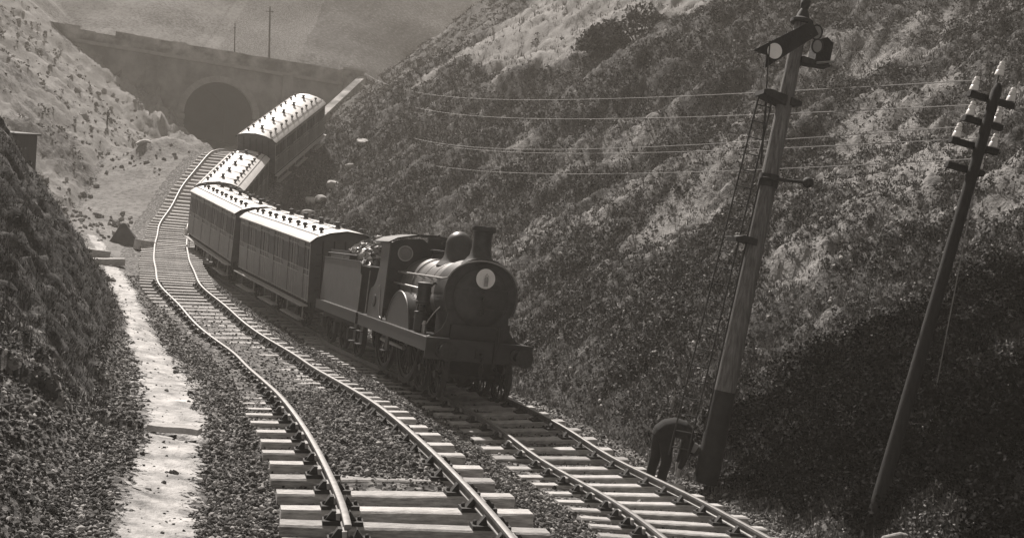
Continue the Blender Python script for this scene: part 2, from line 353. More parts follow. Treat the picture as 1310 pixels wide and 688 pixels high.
def ground_material():
    Mt = bpy.data.materials.new('cutting_ground'); Mt.use_nodes = True; t = Mt.node_tree; L = t.links.new; N = t.nodes.new
    p = t.nodes['Principled BSDF']; p.inputs['Roughness'].default_value = .95; p.inputs['Specular IOR Level'].default_value = .15
    tc = N('ShaderNodeTexCoord'); at = N('ShaderNodeAttribute'); at.attribute_name = 'cover'
    sp = N('ShaderNodeSeparateColor'); L(at.outputs['Color'], sp.inputs[0])
    def noise(sc, det=6, ro=.65):
        n = N('ShaderNodeTexNoise'); n.inputs['Scale'].default_value = sc; n.inputs['Detail'].default_value = det; n.inputs['Roughness'].default_value = ro; L(tc.outputs['Object'], n.inputs[0]); return n.outputs['Fac']
    def ramp(src, stops):
        r = N('ShaderNodeValToRGB'); e = r.color_ramp.elements
        while len(e) < len(stops): e.new(.5)
        for q, (ps, v) in zip(e, stops): q.position = ps; q.color = warm(v)
        L(src, r.inputs[0]); return r.outputs[0]
    chalk = ramp(noise(.55, 8, .7), [(.3, .19), (.5, .26), (.7, .34)])
    scrub = ramp(noise(2.3, 8, .75), [(.36, .03), (.5, .065), (.6, .13), (.7, .26)])
    vo = N('ShaderNodeTexVoronoi'); vo.inputs['Scale'].default_value = 13; L(tc.outputs['Object'], vo.inputs[0])
    sepv = N('ShaderNodeSeparateColor'); L(vo.outputs['Color'], sepv.inputs[0])
    ball = ramp(sepv.outputs[0], [(0, .05), (.5, .13), (.8, .24), (1, .36)])
    def mix(f, a, b):
        q = N('ShaderNodeMix'); q.data_type = 'RGBA'; L(f, q.inputs[0]); L(a, q.inputs[6]); L(b, q.inputs[7]); return q.outputs[2]
    # ragged edges between covers
    def edge(ch):
        ad = N('ShaderNodeMath'); ad.operation = 'MULTIPLY_ADD'; L(noise(3.2, 6, .7), ad.inputs[0]); ad.inputs[1].default_value = 2.2; ad.inputs[2].default_value = -1.1
        a2 = N('ShaderNodeMath'); a2.operation = 'ADD'; L(ad.outputs[0], a2.inputs[0]); L(sp.outputs[ch], a2.inputs[1])
        mr = N('ShaderNodeMapRange'); mr.inputs[1].default_value = .25; mr.inputs[2].default_value = .75; L(a2.outputs[0], mr.inputs[0]); return mr.outputs[0]
    c = mix(edge(0), scrub, chalk); c = mix(edge(2), c, ball)
    L(c, p.inputs['Base Color'])
    b1 = N('ShaderNodeBump'); b1.inputs['Strength'].default_value = .8; b1.inputs['Distance'].default_value = .14; L(noise(3.5, 8, .75), b1.inputs['Height'])
    b2 = N('ShaderNodeBump'); b2.inputs['Strength'].default_value = .6; b2.inputs['Distance'].default_value = .035; L(vo.outputs['Distance'], b2.inputs['Height']); L(b1.outputs[0], b2.inputs['Normal'])
    L(b2.outputs[0], p.inputs['Normal'])
    return Mt
def build_ground():
    ys = np.r_[np.linspace(-14, 4, 24, endpoint=False), np.exp(np.linspace(math.log(4), math.log(230), 620))]
    us = np.sinh(np.linspace(-1.75, 1.75, 760)) / math.sinh(1.75)
    Y, Ug = np.meshgrid(ys, us, indexing='ij'); span = np.where(Y > 0, 6 + .95 * Y, 6 + .2 * np.abs(Y)) + 4
    cx = np.interp(Y, [0, 8, 40, 120], [0, 0, -2, -4])
    X = cx + Ug * span
    z, K = lie(X, Y)
    ch, sc, ba = masks(X, Y, K)
    nr, nc = X.shape
    idx = np.arange(nr * nc).reshape(nr, nc)
    Fq = np.stack([idx[:-1, :-1], idx[:-1, 1:], idx[1:, 1:], idx[1:, :-1]], -1).reshape(-1, 4)
    zz = z.ravel()[Fq]; pxm = K['px'].ravel()[Fq].mean(1); pym = K['py'].ravel()[Fq].mean(1)
    cut = (np.abs(pxm) < 5.2) & (zz.max(1) - zz.min(1) > 2.2) & (pym > -2.5) & (pym < 4)
    o = np_mesh('ground', np.stack([X, Y, z], -1).reshape(-1, 3), Fq[~cut], ground_material(), 4, True)
    a = o.data.color_attributes.new('cover', 'FLOAT_COLOR', 'POINT')
    a.data.foreach_set('color', np.stack([ch, sc, ba, np.ones_like(ch)], -1).astype(np.float32).ravel())
    return tag(o, 'chalk cutting floor and steep scrubby banks rising either side of the railway', 'ground', None, 'structure')
build_ground()

# path: trodden pale strip beside the near track
def build_path():
    Pl = np.array([(-3.0, 5, .1), (-3.05, 7.5, 0), (-2.95, 8.96, 0), (-3.28, 10.15, 0), (-4.2, 13.6, 0), (-5.0, 16, 0), (-6.05, 18.8, 0), (-7.2, 21.7, 0), (-8.5, 24.6, 0), (-11.7, 32.6, 0), (-15.7, 41.6, 0), (-19.6, 49.7, 0), (-21.3, 53, 0)])
    C, T = resample(catmull(Pl), .12); n = len(C); w = ip(C[:, 1], (5, .5), (9, .36), (10.5, .36), (13.5, .36), (16, .5), (19, .58), (25, .42), (33, .4), (42, .36), (52, .3))
    nl = 30; V = []; E_ = []; s = np.arange(n) * .12
    for k in range(nl):
        t = 2 * k / (nl - 1) - 1; off = t * w * 1.4
        x = C[:, 0] + T[:, 1] * off; y = C[:, 1] - T[:, 0] * off
        z = lie(x, y)[0]; E_.append(np.full(n, abs(t) * 1.55) + .5 * fbm(x * 1.1, y * 1.1, 81, 4))
        V.append(np.stack([x, y, z + .014 + .012 * fbm(x * 6, y * 6, 5, 3)], 1))
    V = np.array(V); idx = np.arange(nl * n).reshape(nl, n)
    Fq = np.stack([idx[:-1, :-1], idx[1:, :-1], idx[1:, 1:], idx[:-1, 1:]], -1).reshape(-1, 4)
    g = d_poly(V[..., 0].ravel(), V[..., 1].ravel(), GULLY)
    keep = g[Fq].min(1) > .09
    mp = mat('trodden_chalk', .15, .7, 0, .4, 2.4, .7, 22, v2=.5)
    t = mp.node_tree; L = t.links.new; p = t.nodes['Principled BSDF']
    at = t.nodes.new('ShaderNodeAttribute'); at.attribute_name = 'edge'; tc = t.nodes.new('ShaderNodeTexCoord')
    nz = t.nodes.new('ShaderNodeTexNoise'); nz.inputs['Scale'].default_value = 9; nz.inputs['Detail'].default_value = 7; nz.inputs['Roughness'].default_value = .75; L(tc.outputs['Object'], nz.inputs[0])
    ma = t.nodes.new('ShaderNodeMath'); ma.operation = 'MULTIPLY_ADD'; L(nz.outputs['Fac'], ma.inputs[0]); ma.inputs[1].default_value = 3.6; ma.inputs[2].default_value = -1.8
    a2 = t.nodes.new('ShaderNodeMath'); a2.operation = 'ADD'; L(ma.outputs[0], a2.inputs[0]); L(at.outputs['Fac'], a2.inputs[1])
    mr = t.nodes.new('ShaderNodeMapRange'); mr.inputs[1].default_value = .92; mr.inputs[2].default_value = 1.06; mr.inputs[3].default_value = 1; mr.inputs[4].default_value = 0; L(a2.outputs[0], mr.inputs[0]); L(mr.outputs[0], p.inputs['Alpha'])
    o = np_mesh('path', V.reshape(-1, 3), Fq[keep], mp, 4, True)
    a = o.data.attributes.new('edge', 'FLOAT', 'POINT'); a.data.foreach_set('value', np.array(E_).ravel().astype(np.float32))
    tag(o, 'pale trodden footpath running beside the near track', 'path', None, 'structure')
build_path()

# ------------------------------------------------------------------ tunnel mouth
def build_portal():
    tilt = R(-2.2)
    root = empty('tunnel_portal', PX, (0, 0, PA))
    tag(root, 'sooty stone tunnel mouth with high parapet at the end of the cutting', 'tunnel portal')
    sh = math.tan(R(2.2))
    def zt(x, z): return z - sh * x * min(max(z / 6, 0), 1)      # the top sinks a little to the right
    r, sp = 3.85, 3.75
    arc = [(r * math.cos(a), sp + r * .98 * math.sin(a)) for a in np.linspace(math.pi, 0, 33)]
    top = 9.35
    b = MB(); xs = [-19, -16] + [-12 + k for k in range(0, 8)] + [p[0] for p in arc] + [5, 7, 9, 11, 13.6, 16, 19]
    xs = sorted(set(round(x, 4) for x in xs))
    def low(x):
        if abs(x) >= r - 1e-6: return -3.5
        return sp + .98 * math.sqrt(max(r * r - x * x, 0))
    for x0, x1 in zip(xs[:-1], xs[1:]):
        l0, l1 = (low(x0), low(x1)) if not (abs(x0 + r) < 1e-3 or abs(x1 - r) < 1e-3) else (sp if abs(x0 + r) < 1e-3 else low(x0), sp if abs(x1 - r) < 1e-3 else low(x1))
        if abs(x0) >= r - 1e-3 and abs(x1) >= r - 1e-3 and x0 * x1 > 0: l0 = l1 = -3.5
        b.add([(x0, 0, l0), (x1, 0, l1), (x1, 0, zt(x1, top)), (x0, 0, zt(x0, top)), (x0, .9, l0), (x1, .9, l1), (x1, .9, zt(x1, top)), (x0, .9, zt(x0, top))], [(0, 1, 2, 3), (5, 4, 7, 6)])
    b.build('wall', M['brick'], root, smooth=0)
    # arch ring: voussoirs
    b = MB(); n = 27
    for k in range(n):
        a0, a1 = math.pi * (1 - k / n), math.pi * (1 - (k + .94) / n)
        q = [(rr * math.cos(a), sp + .98 * rr * math.sin(a)) for rr, a in ((r - .02, a0), (r + .68, a0), (r + .68, a1), (r - .02, a1))]
        b.prism([q[0], q[1], q[2], q[3]], -.07, 1.0, 'y')
    for sx in (-1, 1):
        for k in range(8): b.box((sx * (r + .32), .46, sp - .5 - k * .62), (.7 if k % 2 else .9, 1.06, .58))
    b.build('arch_ring', M['ring'], root, smooth=0)
    b = MB()
    for x0, x1 in [(-19, -14), (-14, -8), (-8, 0), (0, 8), (8, 13.8)]:
        def slab(y0, y1, z0, z1):
            b.add([(x0, y0, zt(x0, z0)), (x1 - .01, y0, zt(x1, z0)), (x1 - .01, y1, zt(x1, z0)), (x0, y1, zt(x0, z0)), (x0, y0, zt(x0, z1)), (x1 - .01, y0, zt(x1, z1)), (x1 - .01, y1, zt(x1, z1)), (x0, y1, zt(x0, z1))], [(3, 2, 1, 0), (4, 5, 6, 7), (0, 1, 5, 4), (1, 2, 6, 5), (2, 3, 7, 6), (3, 0, 4, 7)])
        slab(-.28, .92, 9.36, 9.72)
    b.build('string_course', M['ring'], root, smooth=0)
    b = MB(); x = -18.6; k = 0
    while x < 13.6:
        w = 1.5 + random.random() * 1.2; x1 = min(x + w, 13.8); zz = 11.15 + random.uniform(-.1, .08)
        if random.random() < .12: zz -= .35
        b.add([(x, -.05, zt(x, 9.725)), (x1, -.05, zt(x1, 9.725)), (x1, .75, zt(x1, 9.725)), (x, .75, zt(x, 9.725)), (x, -.05, zt(x, zz)), (x1, -.05, zt(x1, zz)), (x1, .75, zt(x1, zz)), (x, .75, zt(x, zz))], [(3, 2, 1, 0), (4, 5, 6, 7), (0, 1, 5, 4), (1, 2, 6, 5), (2, 3, 7, 6), (3, 0, 4, 7)]); x = x1
    b.build('parapet', M['brick2'], root, smooth=0)
    for xp in (-7.6, 7.4):
        b = MB(); b.box((xp, -.16, 2.9 + .0), (1.2, .3, 12.6)); b.build('pilaster', M['brick'], root, smooth=0)
    b = MB(); b.box((15.0, .3, 4.6), (2.4, 1.5, 12.2)); b.box((15.0, .3, 10.85), (2.8, 1.9, .3)); b.build('end_pier', M['brick2'], root, smooth=0)
    # lining
    prof = [(-r, -3.4)] + [(-r, sp)] + arc[1:-1] + [(r, sp), (r, -3.4)]
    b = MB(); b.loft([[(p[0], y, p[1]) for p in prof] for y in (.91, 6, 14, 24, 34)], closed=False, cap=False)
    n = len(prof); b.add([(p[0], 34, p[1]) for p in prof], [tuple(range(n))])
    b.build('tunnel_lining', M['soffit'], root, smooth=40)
    b = MB(); b.add([(-r, -3.2, -.25), (r, -3.2, -.25), (r, 34, .3), (-r, 34, .3)], [(0, 1, 2, 3)]); b.build('tunnel_floor', M['rockd'], root, smooth=0)
    # the sloping wing wall on the right
    root2 = empty('wing_wall', (-20.0, 126.6, 10.6)); tag(root2, 'straight pale coped wing wall dropping down the bank right of the tunnel mouth', 'retaining wall')
    A, B = Vector((0, 0, .2)), Vector((-.95, -19.5, -5.4))
    b = MB(); c = MB(); sx = Vector((.45, 0, 0))
    for q, zz0, zz1, wx in ((b, -.7, 0, .4), (c, .003, .16, .42)):
        v = [(P.x + s * wx, P.y, P.z + h) for P in (A, B) for h in (zz0, zz1) for s in (-1, 1)]
        q.add(v, [(0, 1, 3, 2), (4, 6, 7, 5), (0, 4, 5, 1), (2, 3, 7, 6), (0, 2, 6, 4), (1, 5, 7, 3)])
    b.build('wall_body', M['brick'], root2, smooth=0); c.build('coping', M['brick2'], root2, smooth=0)
build_portal()

# ------------------------------------------------------------------ the two tracks
def sleeper_mesh(L=2.72, seed=0):
    r_ = random.Random(seed); b = MB(); n = 7; rings = []
    for k in range(n):
        t = -L / 2 + L * k / (n - 1); j = lambda: r_.uniform(-.006, .006)
        rings.append([(t, -.125 + j(), -.2), (t, .125 + j(), -.2), (t, .128 + j(), -.018 + j()), (t, .108 + j(), j() * .6), (t, -.108 + j(), j() * .6), (t, -.128 + j(), -.018 + j())])
    b.loft(rings); return b
def chair_mb(s):
    """cast chair under a rail, s: side the wooden key is driven (outer)"""
    b = MB(); b.box((0, 0, .022), (.40, .2, .044))
    for sx, x0, w in ((-1, -.105, .075), (1, .095, .06)):
        b.prism([(x0 - w, .04), (x0 + w * .75, .04), (x0 + w * .45 * (1 if sx < 0 else -1) + .0, .135), (x0 + w * .2 * -sx - .02, .135)], -.05, .05, 'y')
    for sx in (-.165, .165): b.lathe([(.022, .044), (.022, .075), (.012, .085)], (sx, 0, 0), n=8)
    return b
def key_mb():
    b = MB(); b.prism([(-.068, .055), (-.03, .05), (-.03, .125), (-.075, .12)], -.09, .10, 'y'); return b
SLP = [sleeper_mesh(seed=s).build('sleeper', M[('wood', 'wood2', 'wood3', 'wood', 'wood2')[s]], None, 30) for s in range(5)]
CHAIR = chair_mb(1).build('rail_chair', M['iron'], None, 30); KEY = key_mb().build('key', M['key'], None, 30)
PROTO = SLP + [CHAIR, KEY]
def cant(y): return 0.0
def rail_mb(C, off, y0=None, y1=None):
    P, T = resample(C, .35)
    if y0 is not None: k = (P[:, 1] >= y0); P, T = P[k], T[k]
    prof = [(-.034, .172), (-.022, .178), (.022, .178), (.034, .172), (.034, .140), (.010, .122), (.010, .072), (.030, .058), (.030, .042), (-.030, .042), (-.030, .058), (-.010, .072), (-.010, .122), (-.034, .140)]
    b = MB(); rings = []
    for p, t in zip(P, T):
        h = math.hypot(t[0], t[1]); sx, sy = t[1] / h, -t[0] / h
        rings.append([(p[0] + sx * (off + q[0]), p[1] + sy * (off + q[0]), p[2] + q[1]) for q in prof])
    b.loft(rings); return b
def build_track(name, label, C, y_from, rail_ends, n_part=100, chairs=46, covered=None):
    root = empty(name); tag(root, label, 'railway track')
    for off, ye in rail_ends:
        rail_mb(C, off, ye).build('rail', M['rail'], root, 50)
    P, T = resample(C, .74); k = P[:, 1] > y_from; P, T = P[k], T[k]
    far = []
    for i, (p, t) in enumerate(zip(P, T)):
        yaw = math.atan2(t[1], t[0]) - math.pi / 2 + random.gauss(0, .012); pit = math.asin(t[2])
        X = Matrix.Translation((p[0] + random.gauss(0, .02), p[1], p[2] + random.gauss(0, .006))) @ Matrix.Rotation(yaw, 4, 'Z') @ Matrix.Rotation(pit, 4, 'X')
        if i < n_part:
            o = SLP[random.randrange(5)].copy(); COL.objects.link(o); o.parent = root; o.matrix_local = X; o.name = 'sleeper'
            if i < chairs:
                for sx in (-1, 1):
                    c = CHAIR.copy(); COL.objects.link(c); c.parent = o; c.matrix_local = Matrix.Translation((sx * .75, 0, 0)) @ Matrix.Rotation(0 if sx < 0 else math.pi, 4, 'Z')
                    q = KEY.copy(); COL.objects.link(q); q.parent = o; q.matrix_local = Matrix.Translation((sx * .75, random.uniform(-.03, .03), 0)) @ Matrix.Rotation(0 if sx < 0 else math.pi, 4, 'Z')
        else: far.append(X)
    if far:
        b = MB(); s = sleeper_mesh(seed=3)
        for X in far: b.add(s.v, s.f, 0, X)
        o = b.build('sleeper_row', M['wood'], root, 30); o['kind'] = 'stuff'
    return root
build_track('railway_track', 'empty near track curving away left from the foreground to the tunnel', C1, 8.2, [(-.75, 9.42), (.75, 6)])
build_track('railway_track', 'right hand track on which the steam engine and its carriages stand', C2, 7.6, [(-.75, 6), (.75, 6)], chairs=30)
for o in PROTO: bpy.data.objects.remove(o)

# ------------------------------------------------------------------ steam engine
EX = frame(R(200.8), .100, R(-3.2), (-.543, 22.84, -1.97), 1.02)
def place(root, X): root.matrix_world = X
def arcpts(cx, cz, r, a0, a1, n): return [(cx + r * math.cos(a), cz + r * math.sin(a)) for a in np.linspace(R(a0), R(a1), n)]
def wheel(name, parent, c, r, w, spokes=10, mats=('black', 'steel')):
    """spoked wheel, axle along x; tyre is its own piece"""
    b = MB(); X0 = c[0]
    b.lathe([(r * .84, -w * .3), (r * .93, -w * .3), (r * .93, w * .3), (r * .84, w * .3), (r * .84, -w * .3)], c, 'x', 32, cap=False)
    b.lathe([(r * .17, -w * .7), (r * .17, w * .7)], c, 'x', 16)
    for k in range(spokes):
        a = 2 * math.pi * k / spokes; d = Vector((0, math.cos(a), math.sin(a)))
        b.tube([Vector(c) + d * r * .15, Vector(c) + d * r * .86], [w * .22, w * .16], 6)
    o = b.build(name, M[mats[0]], parent)
    t = MB(); t.lathe([(r * .93, -w * .5), (r, -w * .5), (r * 1.0, w * .35), (r * 1.05, w * .5), (r * .93, w * .5), (r * .93, -w * .5)], c, 'x', 36, cap=False)
    t.build('tyre', M['iron'], o)
    return o
def buffer(parent, c, L=.42, r=.19, d=1):
    b = MB(); b.lathe([(.17, 0), (.17, .05 * d), (.115, .07 * d), (.105, (L - .14) * d), (.06, (L - .14) * d), (.06, (L - .05) * d)], c, 'y', 20)
    o = b.build('buffer', M['black'], parent)
    b = MB(); b.lathe([(.05, (L - .06) * d), (r * .97, (L - .045) * d), (r, (L - .02) * d), (r * .8, L * d), (r * .3, (L + .012) * d)], c, 'y', 28); b.build('buffer_head', M['iron'], o)
    return o
def engine():
    g = empty('steam_locomotive'); tag(g, 'black steam locomotive with tall chimney, dome and white disc on its smokebox', 'steam engine'); place(g, EX)
    K = M['loco']; ZC = 2.26
    # running plate with valance and the drop at the front
    b = MB(); b.box((0, -3.4, 1.285), (2.44, 6.8, .05)); b.build('running_plate', K, g, bevel=.006)
    for s in (1, -1):
        b = MB(); b.box((s * 1.19, -3.42, 1.13), (.03, 6.74, .255)); b.build('valance', K, g)
    b = MB(); b.box((0, .0, 1.09), (2.46, .06, .46)); b.build('buffer_beam', M['loco'], g, bevel=.008)
    for s in (1, -1):
        buffer(g, (s * .865, .03, 1.07), .50, .20)
    b = MB(); b.tube([(0, .03, 1.05), (0, .2, 1.05), (0, .27, 1.0), (0, .25, .93), (0, .17, .92)], .032); b.box((0, .05, 1.05), (.2, .04, .2)); b.build('draw_hook', M['iron'], g)
    b = MB()
    for k in range(3):
        z = .86 - k * .13; b.tube([(.045 * math.cos(t) if k % 2 else 0, .24 + (0 if k % 2 else .045 * math.cos(t)), z + .085 * math.sin(t)) for t in np.linspace(0, 2 * math.pi, 13)], .016, 6)
    b.build('coupling_chain', M['iron'], g)
    b = MB(); b.tube([(-.33, .05, .75), (-.33, .09, 1.25), (-.33, .1, 1.6), (-.33, .16, 1.66), (-.33, .2, 1.55), (-.33, .2, 1.2)], .038); b.build('vacuum_pipe', M['black'], g)
    # smokebox front with flared wing plates
    R0 = .83
    left = [(R0 * math.cos(a), ZC + R0 * math.sin(a)) for a in np.linspace(R(90), R(-28), 16)]
    flare = [(.70, 1.86), (.72, 1.68), (.80, 1.5), (.95, 1.36), (1.1, 1.312)]
    half = left + flare
    poly = half + [(-x, z) for x, z in half[::-1]][:-1]
    b = MB(); b.prism(poly, -.42, -.35, 'y'); b.build('smokebox_front', M['soot'], g)
    b = MB(); rim = [(0.845 * math.cos(a), -.335, ZC + .845 * math.sin(a)) for a in np.linspace(R(205), R(-25), 40)]
    b.tube(rim, .022, 6); b.build('rim', M['tender'], g)
    # lower apron between frames
    b = MB(); b.prism([(-.62, 1.31), (.62, 1.31), (.62, 1.62), (-.62, 1.62)], -.345, -.28, 'y'); b.build('apron_plate', M['loco'], g, bevel=.01)
    b = MB(); b.lathe([(.80, -1.3), (.80, -.42)], (0, 0, ZC), 'y', 40); b.box((0, -.86, 1.6), (1.36, .86, .7)); b.build('smokebox', M['soot'], g)
    b = MB(); b.lathe([(.62, 0), (.64, .03), (.60, .07), (.42, .115), (.15, .135), (.02, .137)], (0, -.35, ZC - .02), 'y', 40); d = b.build('smokebox_door', M['soot'], g)
    b = MB()
    for z in (ZC + .20, ZC - .24):
        w = math.sqrt(.62 ** 2 - (z - ZC) ** 2); b.tube([(-w - .05, -.3, z), (-w * .5, -.245, z), (0, -.228, z), (w * .6, -.25, z)], .018, 6)
    b.build('hinge_strap', M['tender'], d)
    b = MB(); b.tube([(0, -.23, ZC - .02), (0, -.12, ZC - .02)], .03); b.tube([(0, -.15, ZC - .02), (.02, -.13, ZC - .42)], .018); b.tube([(0, -.13, ZC - .02), (-.03, -.1, ZC - .36)], .016); b.build('door_handle', M['iron'], d)
    # boiler, bands, firebox
    b = MB(); b.lathe([(.735, -3.4), (.735, -1.3)], (0, 0, ZC), 'y', 48); bo = b.build('boiler', M['boiler'], g)
    for y in (-1.36, -1.95, -2.65, -3.3):
        q = MB(); q.lathe([(.735, -.025), (.744, -.025), (.744, .025), (.735, .025)], (0, y, ZC), 'y', 48, cap=False); q.build('boiler_band', M['steel'] if y > -1.5 else M['boiler'], bo)
    pf = [(.77 * math.cos(a), ZC + .77 * math.sin(a)) for a in np.linspace(R(-10), R(190), 30)] + [(-.72, 1.31), (.72, 1.31)]
    b = MB(); b.prism(pf, -4.4, -3.35, 'y'); b.build('firebox', M['boiler'], g)
    # chimney
    b = MB(); b.lathe([(.42, 2.95), (.33, 3.06), (.245, 3.17), (.215, 3.36), (.205, 3.5), (.212, 3.64), (.225, 3.70), (.275, 3.715), (.282, 3.77), (.262, 3.82), (.2, 3.825), (.18, 3.74), (.17, 3.4)], (0, -.70, 0), 'z', 32, cap=False); b.build('chimney', M['soot'], g)
    # dome
    b = MB(); b.lathe([(.50, 2.86), (.42, 2.96), (.34, 3.06), (.315, 3.2), (.315, 3.40)] + [(.315 * math.cos(a), 3.40 + .31 * math.sin(a)) for a in np.linspace(.15, 1.5, 9)], (0, -2.35, 0), 'z', 36); b.build('dome', M['tender'], g)
    b = MB(); b.lathe([(.26, 2.9), (.22, 3.06), (.20, 3.16), (.27, 3.17), (.27, 3.22), (.2, 3.23)], (0, -3.75, 0), 'z', 24); b.build('safety_valve', M['loco'], g)
    b = MB(); b.lathe([(.05, 2.9), (.05, 3.25), (.08, 3.27), (.03, 3.4)], (-.3, -4.2, 0), 'z', 12); b.build('whistle', M['steel'], g)
    # handrail: along the boiler and in a curve over the smokebox front
    b = MB(); zr = 2.58
    path = [(.86, -4.4, zr), (.86, -3, zr), (.86, -1.3, zr), (.86, -.55, zr), (.80, -.36, zr + .03)]
    path += [(.80 * math.sin(a), -.30, zr + .03 + .45 * math.cos(a) ** 1.3 if math.cos(a) > 0 else zr) for a in np.linspace(R(80), R(2), 10)]
    path += [(-x, y, z) for x, y, z in path[::-1]]
    b.tube(path, .021, 8)
    for y in (-3.9, -3.2, -2.5, -1.8, -1.1):
        for s in (1, -1): b.tube([(s * .70, y, zr - .07), (s * .87, y, zr)], .018, 6)
    b.build('handrail', M['handrail'], g)
    # splashers over the coupled wheels
    def splash(yc, r, x0, x1, z0=1.312):
        pts = [(yc + r * math.cos(a), max(z0, 1.0 + r * math.sin(a))) for a in np.linspace(R(18), R(162), 22)]
        for s in (1, -1):
            b = MB(); b.prism([(pts[0][0], z0)] + pts + [(pts[-1][0], z0)], s * x0, s * x1, 'x'); o = b.build('splasher', K, g)
            q = MB(); q.tube([(s * (x1 - .005), y, z) for y, z in pts], .024, 6); q.build('beading', M['tender'], o)
    splash(-2.95, 1.13, .70, 1.12)
    # sandbox, lubricator and pipe fittings on the running plate
    b = MB(); b.box((-.98, -1.45, 1.49), (.3, .34, .36)); b.build('sandbox', K, g, bevel=.012)
    b = MB(); b.lathe([(.05, 1.31), (.05, 1.5), (.07, 1.52), (.03, 1.6)], (1.02, -.95, 0), 'z', 12); b.tube([(1.0, -.9, 1.55), (.9, -.75, 1.8), (.79, -.7, 1.95)], .014, 6); b.build('lubricator', M['steel'], g)
    b = MB(); b.lathe([(.05, 1.31), (.15, 1.33), (.15, 1.72), (.17, 1.73), (.17, 1.77), (.06, 1.79), (.06, 1.93), (.17, 1.95), (.17, 2.0), (.155, 2.02), (.155, 2.36), (.17, 2.37), (.17, 2.42), (.05, 2.45)], (1.02, -1.3, 0), 'z', 20); b.tube([(.95, -1.3, 2.3), (.8, -1.25, 2.45), (.72, -1.2, 2.4)], .03, 6); b.tube([(1.0, -1.5, 1.5), (1.0, -1.9, 1.6), (.9, -2.0, 2.0), (.78, -2.0, 2.2)], .025, 6); b.build('air_pump', M['soot'], g)
    b = MB(); b.tube([(.93, -4.4, 2.3), (.93, -1.6, 2.26), (.83, -1.4, 2.2)], .026, 8); b.build('ejector_pipe', M['boiler'], g)
    # cab: front plate with round windows, curved side sheets, roof
    y0 = -4.4
    for s in (1, -1):
        b = MB(); cx, cz, rr = s * .74, 3.05, .17
        outer = [(s * .18, 1.31), (s * 1.12, 1.31), (s * 1.12, 3.31), (s * .9, 3.38), (s * .45, 3.46), (s * .18, 3.48)]
        inner = [(cx + rr * math.cos(a), cz + rr * math.sin(a)) for a in np.linspace(0, 2 * math.pi, 25)[:-1]]
        # plate in two leaves round the window
        n = 24; ring = []
        for k in range(n):
            a = 2 * math.pi * k / n; d = Vector((math.cos(a), math.sin(a))); best = 9
            for (p, q) in zip(outer, outer[1:] + outer[:1]):
                p_, q_ = Vector(p) - Vector((cx, cz)), Vector(q) - Vector((cx, cz)); e = q_ - p_; den = d.x * e.y - d.y * e.x
                if abs(den) > 1e-9:
                    t = (p_.x * e.y - p_.y * e.x) / den; u = (p_.x * d.y - p_.y * d.x) / den
                    if t > 0 and -1e-6 <= u <= 1 + 1e-6: best = min(best, t)
            ring.append((cx + d.x * best, cz + d.y * best))
        v = [(x, y0, z) for x, z in inner] + [(x, y0, z) for x, z in ring] + [(x, y0 - .03, z) for x, z in inner] + [(x, y0 - .03, z) for x, z in ring]
        f = []
        for k in range(n):
            j = (k + 1) % n; f += [(k, j, n + j, n + k), (2 * n + j, 2 * n + k, 3 * n + k, 3 * n + j), (k, 2 * n + k, 2 * n + j, j)]
        b.add(v, f)
        cp = b.build('cab_front', M['loco'], g)
        # corners the fan misses
        w_ = MB(); w_.lathe([(.17, -.04), (.2, -.04), (.2, .03), (.17, .03), (.17, -.04)], (cx, y0, cz), 'y', 28, cap=False); w_.build('window_rim', M['steel'], cp)
        w_ = MB(); w_.lathe([(.17, -.006), (.17, .006)], (cx, y0 - .01, cz), 'y', 28); w_.build('window_glass', mat('dusty_glass', .2, .3, 0, .2, 3), cp)
        b = MB(); side = [(y0, 1.31), (y0, 3.31), (-5.3, 3.31), (-5.2, 2.95), (-5.25, 2.6), (-5.4, 2.3), (-5.6, 2.12), (-5.9, 2.05), (-6.0, 1.9), (-6.0, 1.31)]
        b.prism(side, s * 1.125, s * 1.155, 'x'); o = b.build('cab_side', M['tender'], g)
        q = MB(); q.tube([(s * 1.165, y, z) for y, z in [(-4.45, 1.36), (-4.6, 1.4), (-4.72, 1.6), (-4.8, 1.9), (-4.86, 2.1), (-4.95, 2.18), (-5.08, 2.1)]], .009, 5); q.build('lining', M['bead'], o)
        q = MB(); q.lathe([(.16, 0), (.16, .02), (.12, .025)], (s * 1.155, -5.35, 1.75), 'x', 20); q.build('number_plate', M['iron'], o)
        q = MB(); q.tube([(s * 1.2, -6.03, 1.35), (s * 1.2, -6.03, 2.5)], .016, 6); q.build('grab_rail', M['steel'], o)
    rf = [(-1.22, 3.2), (-1.0, 3.33), (-.5, 3.46), (0, 3.5), (.5, 3.46), (1.0, 3.33), (1.22, 3.2), (1.22, 3.165), (1.0, 3.29), (.5, 3.42), (0, 3.46), (-.5, 3.42), (-1.0, 3.29), (-1.22, 3.165)]
    b = MB(); b.prism([(x, z + .1) for x, z in rf], -5.9, -4.3, 'y'); b.build('cab_roof', M['black'], g)
    b = MB(); b.prism([(-.18, 2.9), (.18, 2.9), (.18, 3.5), (-.18, 3.5)], y0 - .03, y0 - .001, 'y'); b.prism([(-1.1, 1.31), (-.9, 1.31), (-.9, 2.7), (-1.1, 2.7)], y0 - .05, y0 - .032, 'y'); b.build('cab_front_centre', M['loco'], g)
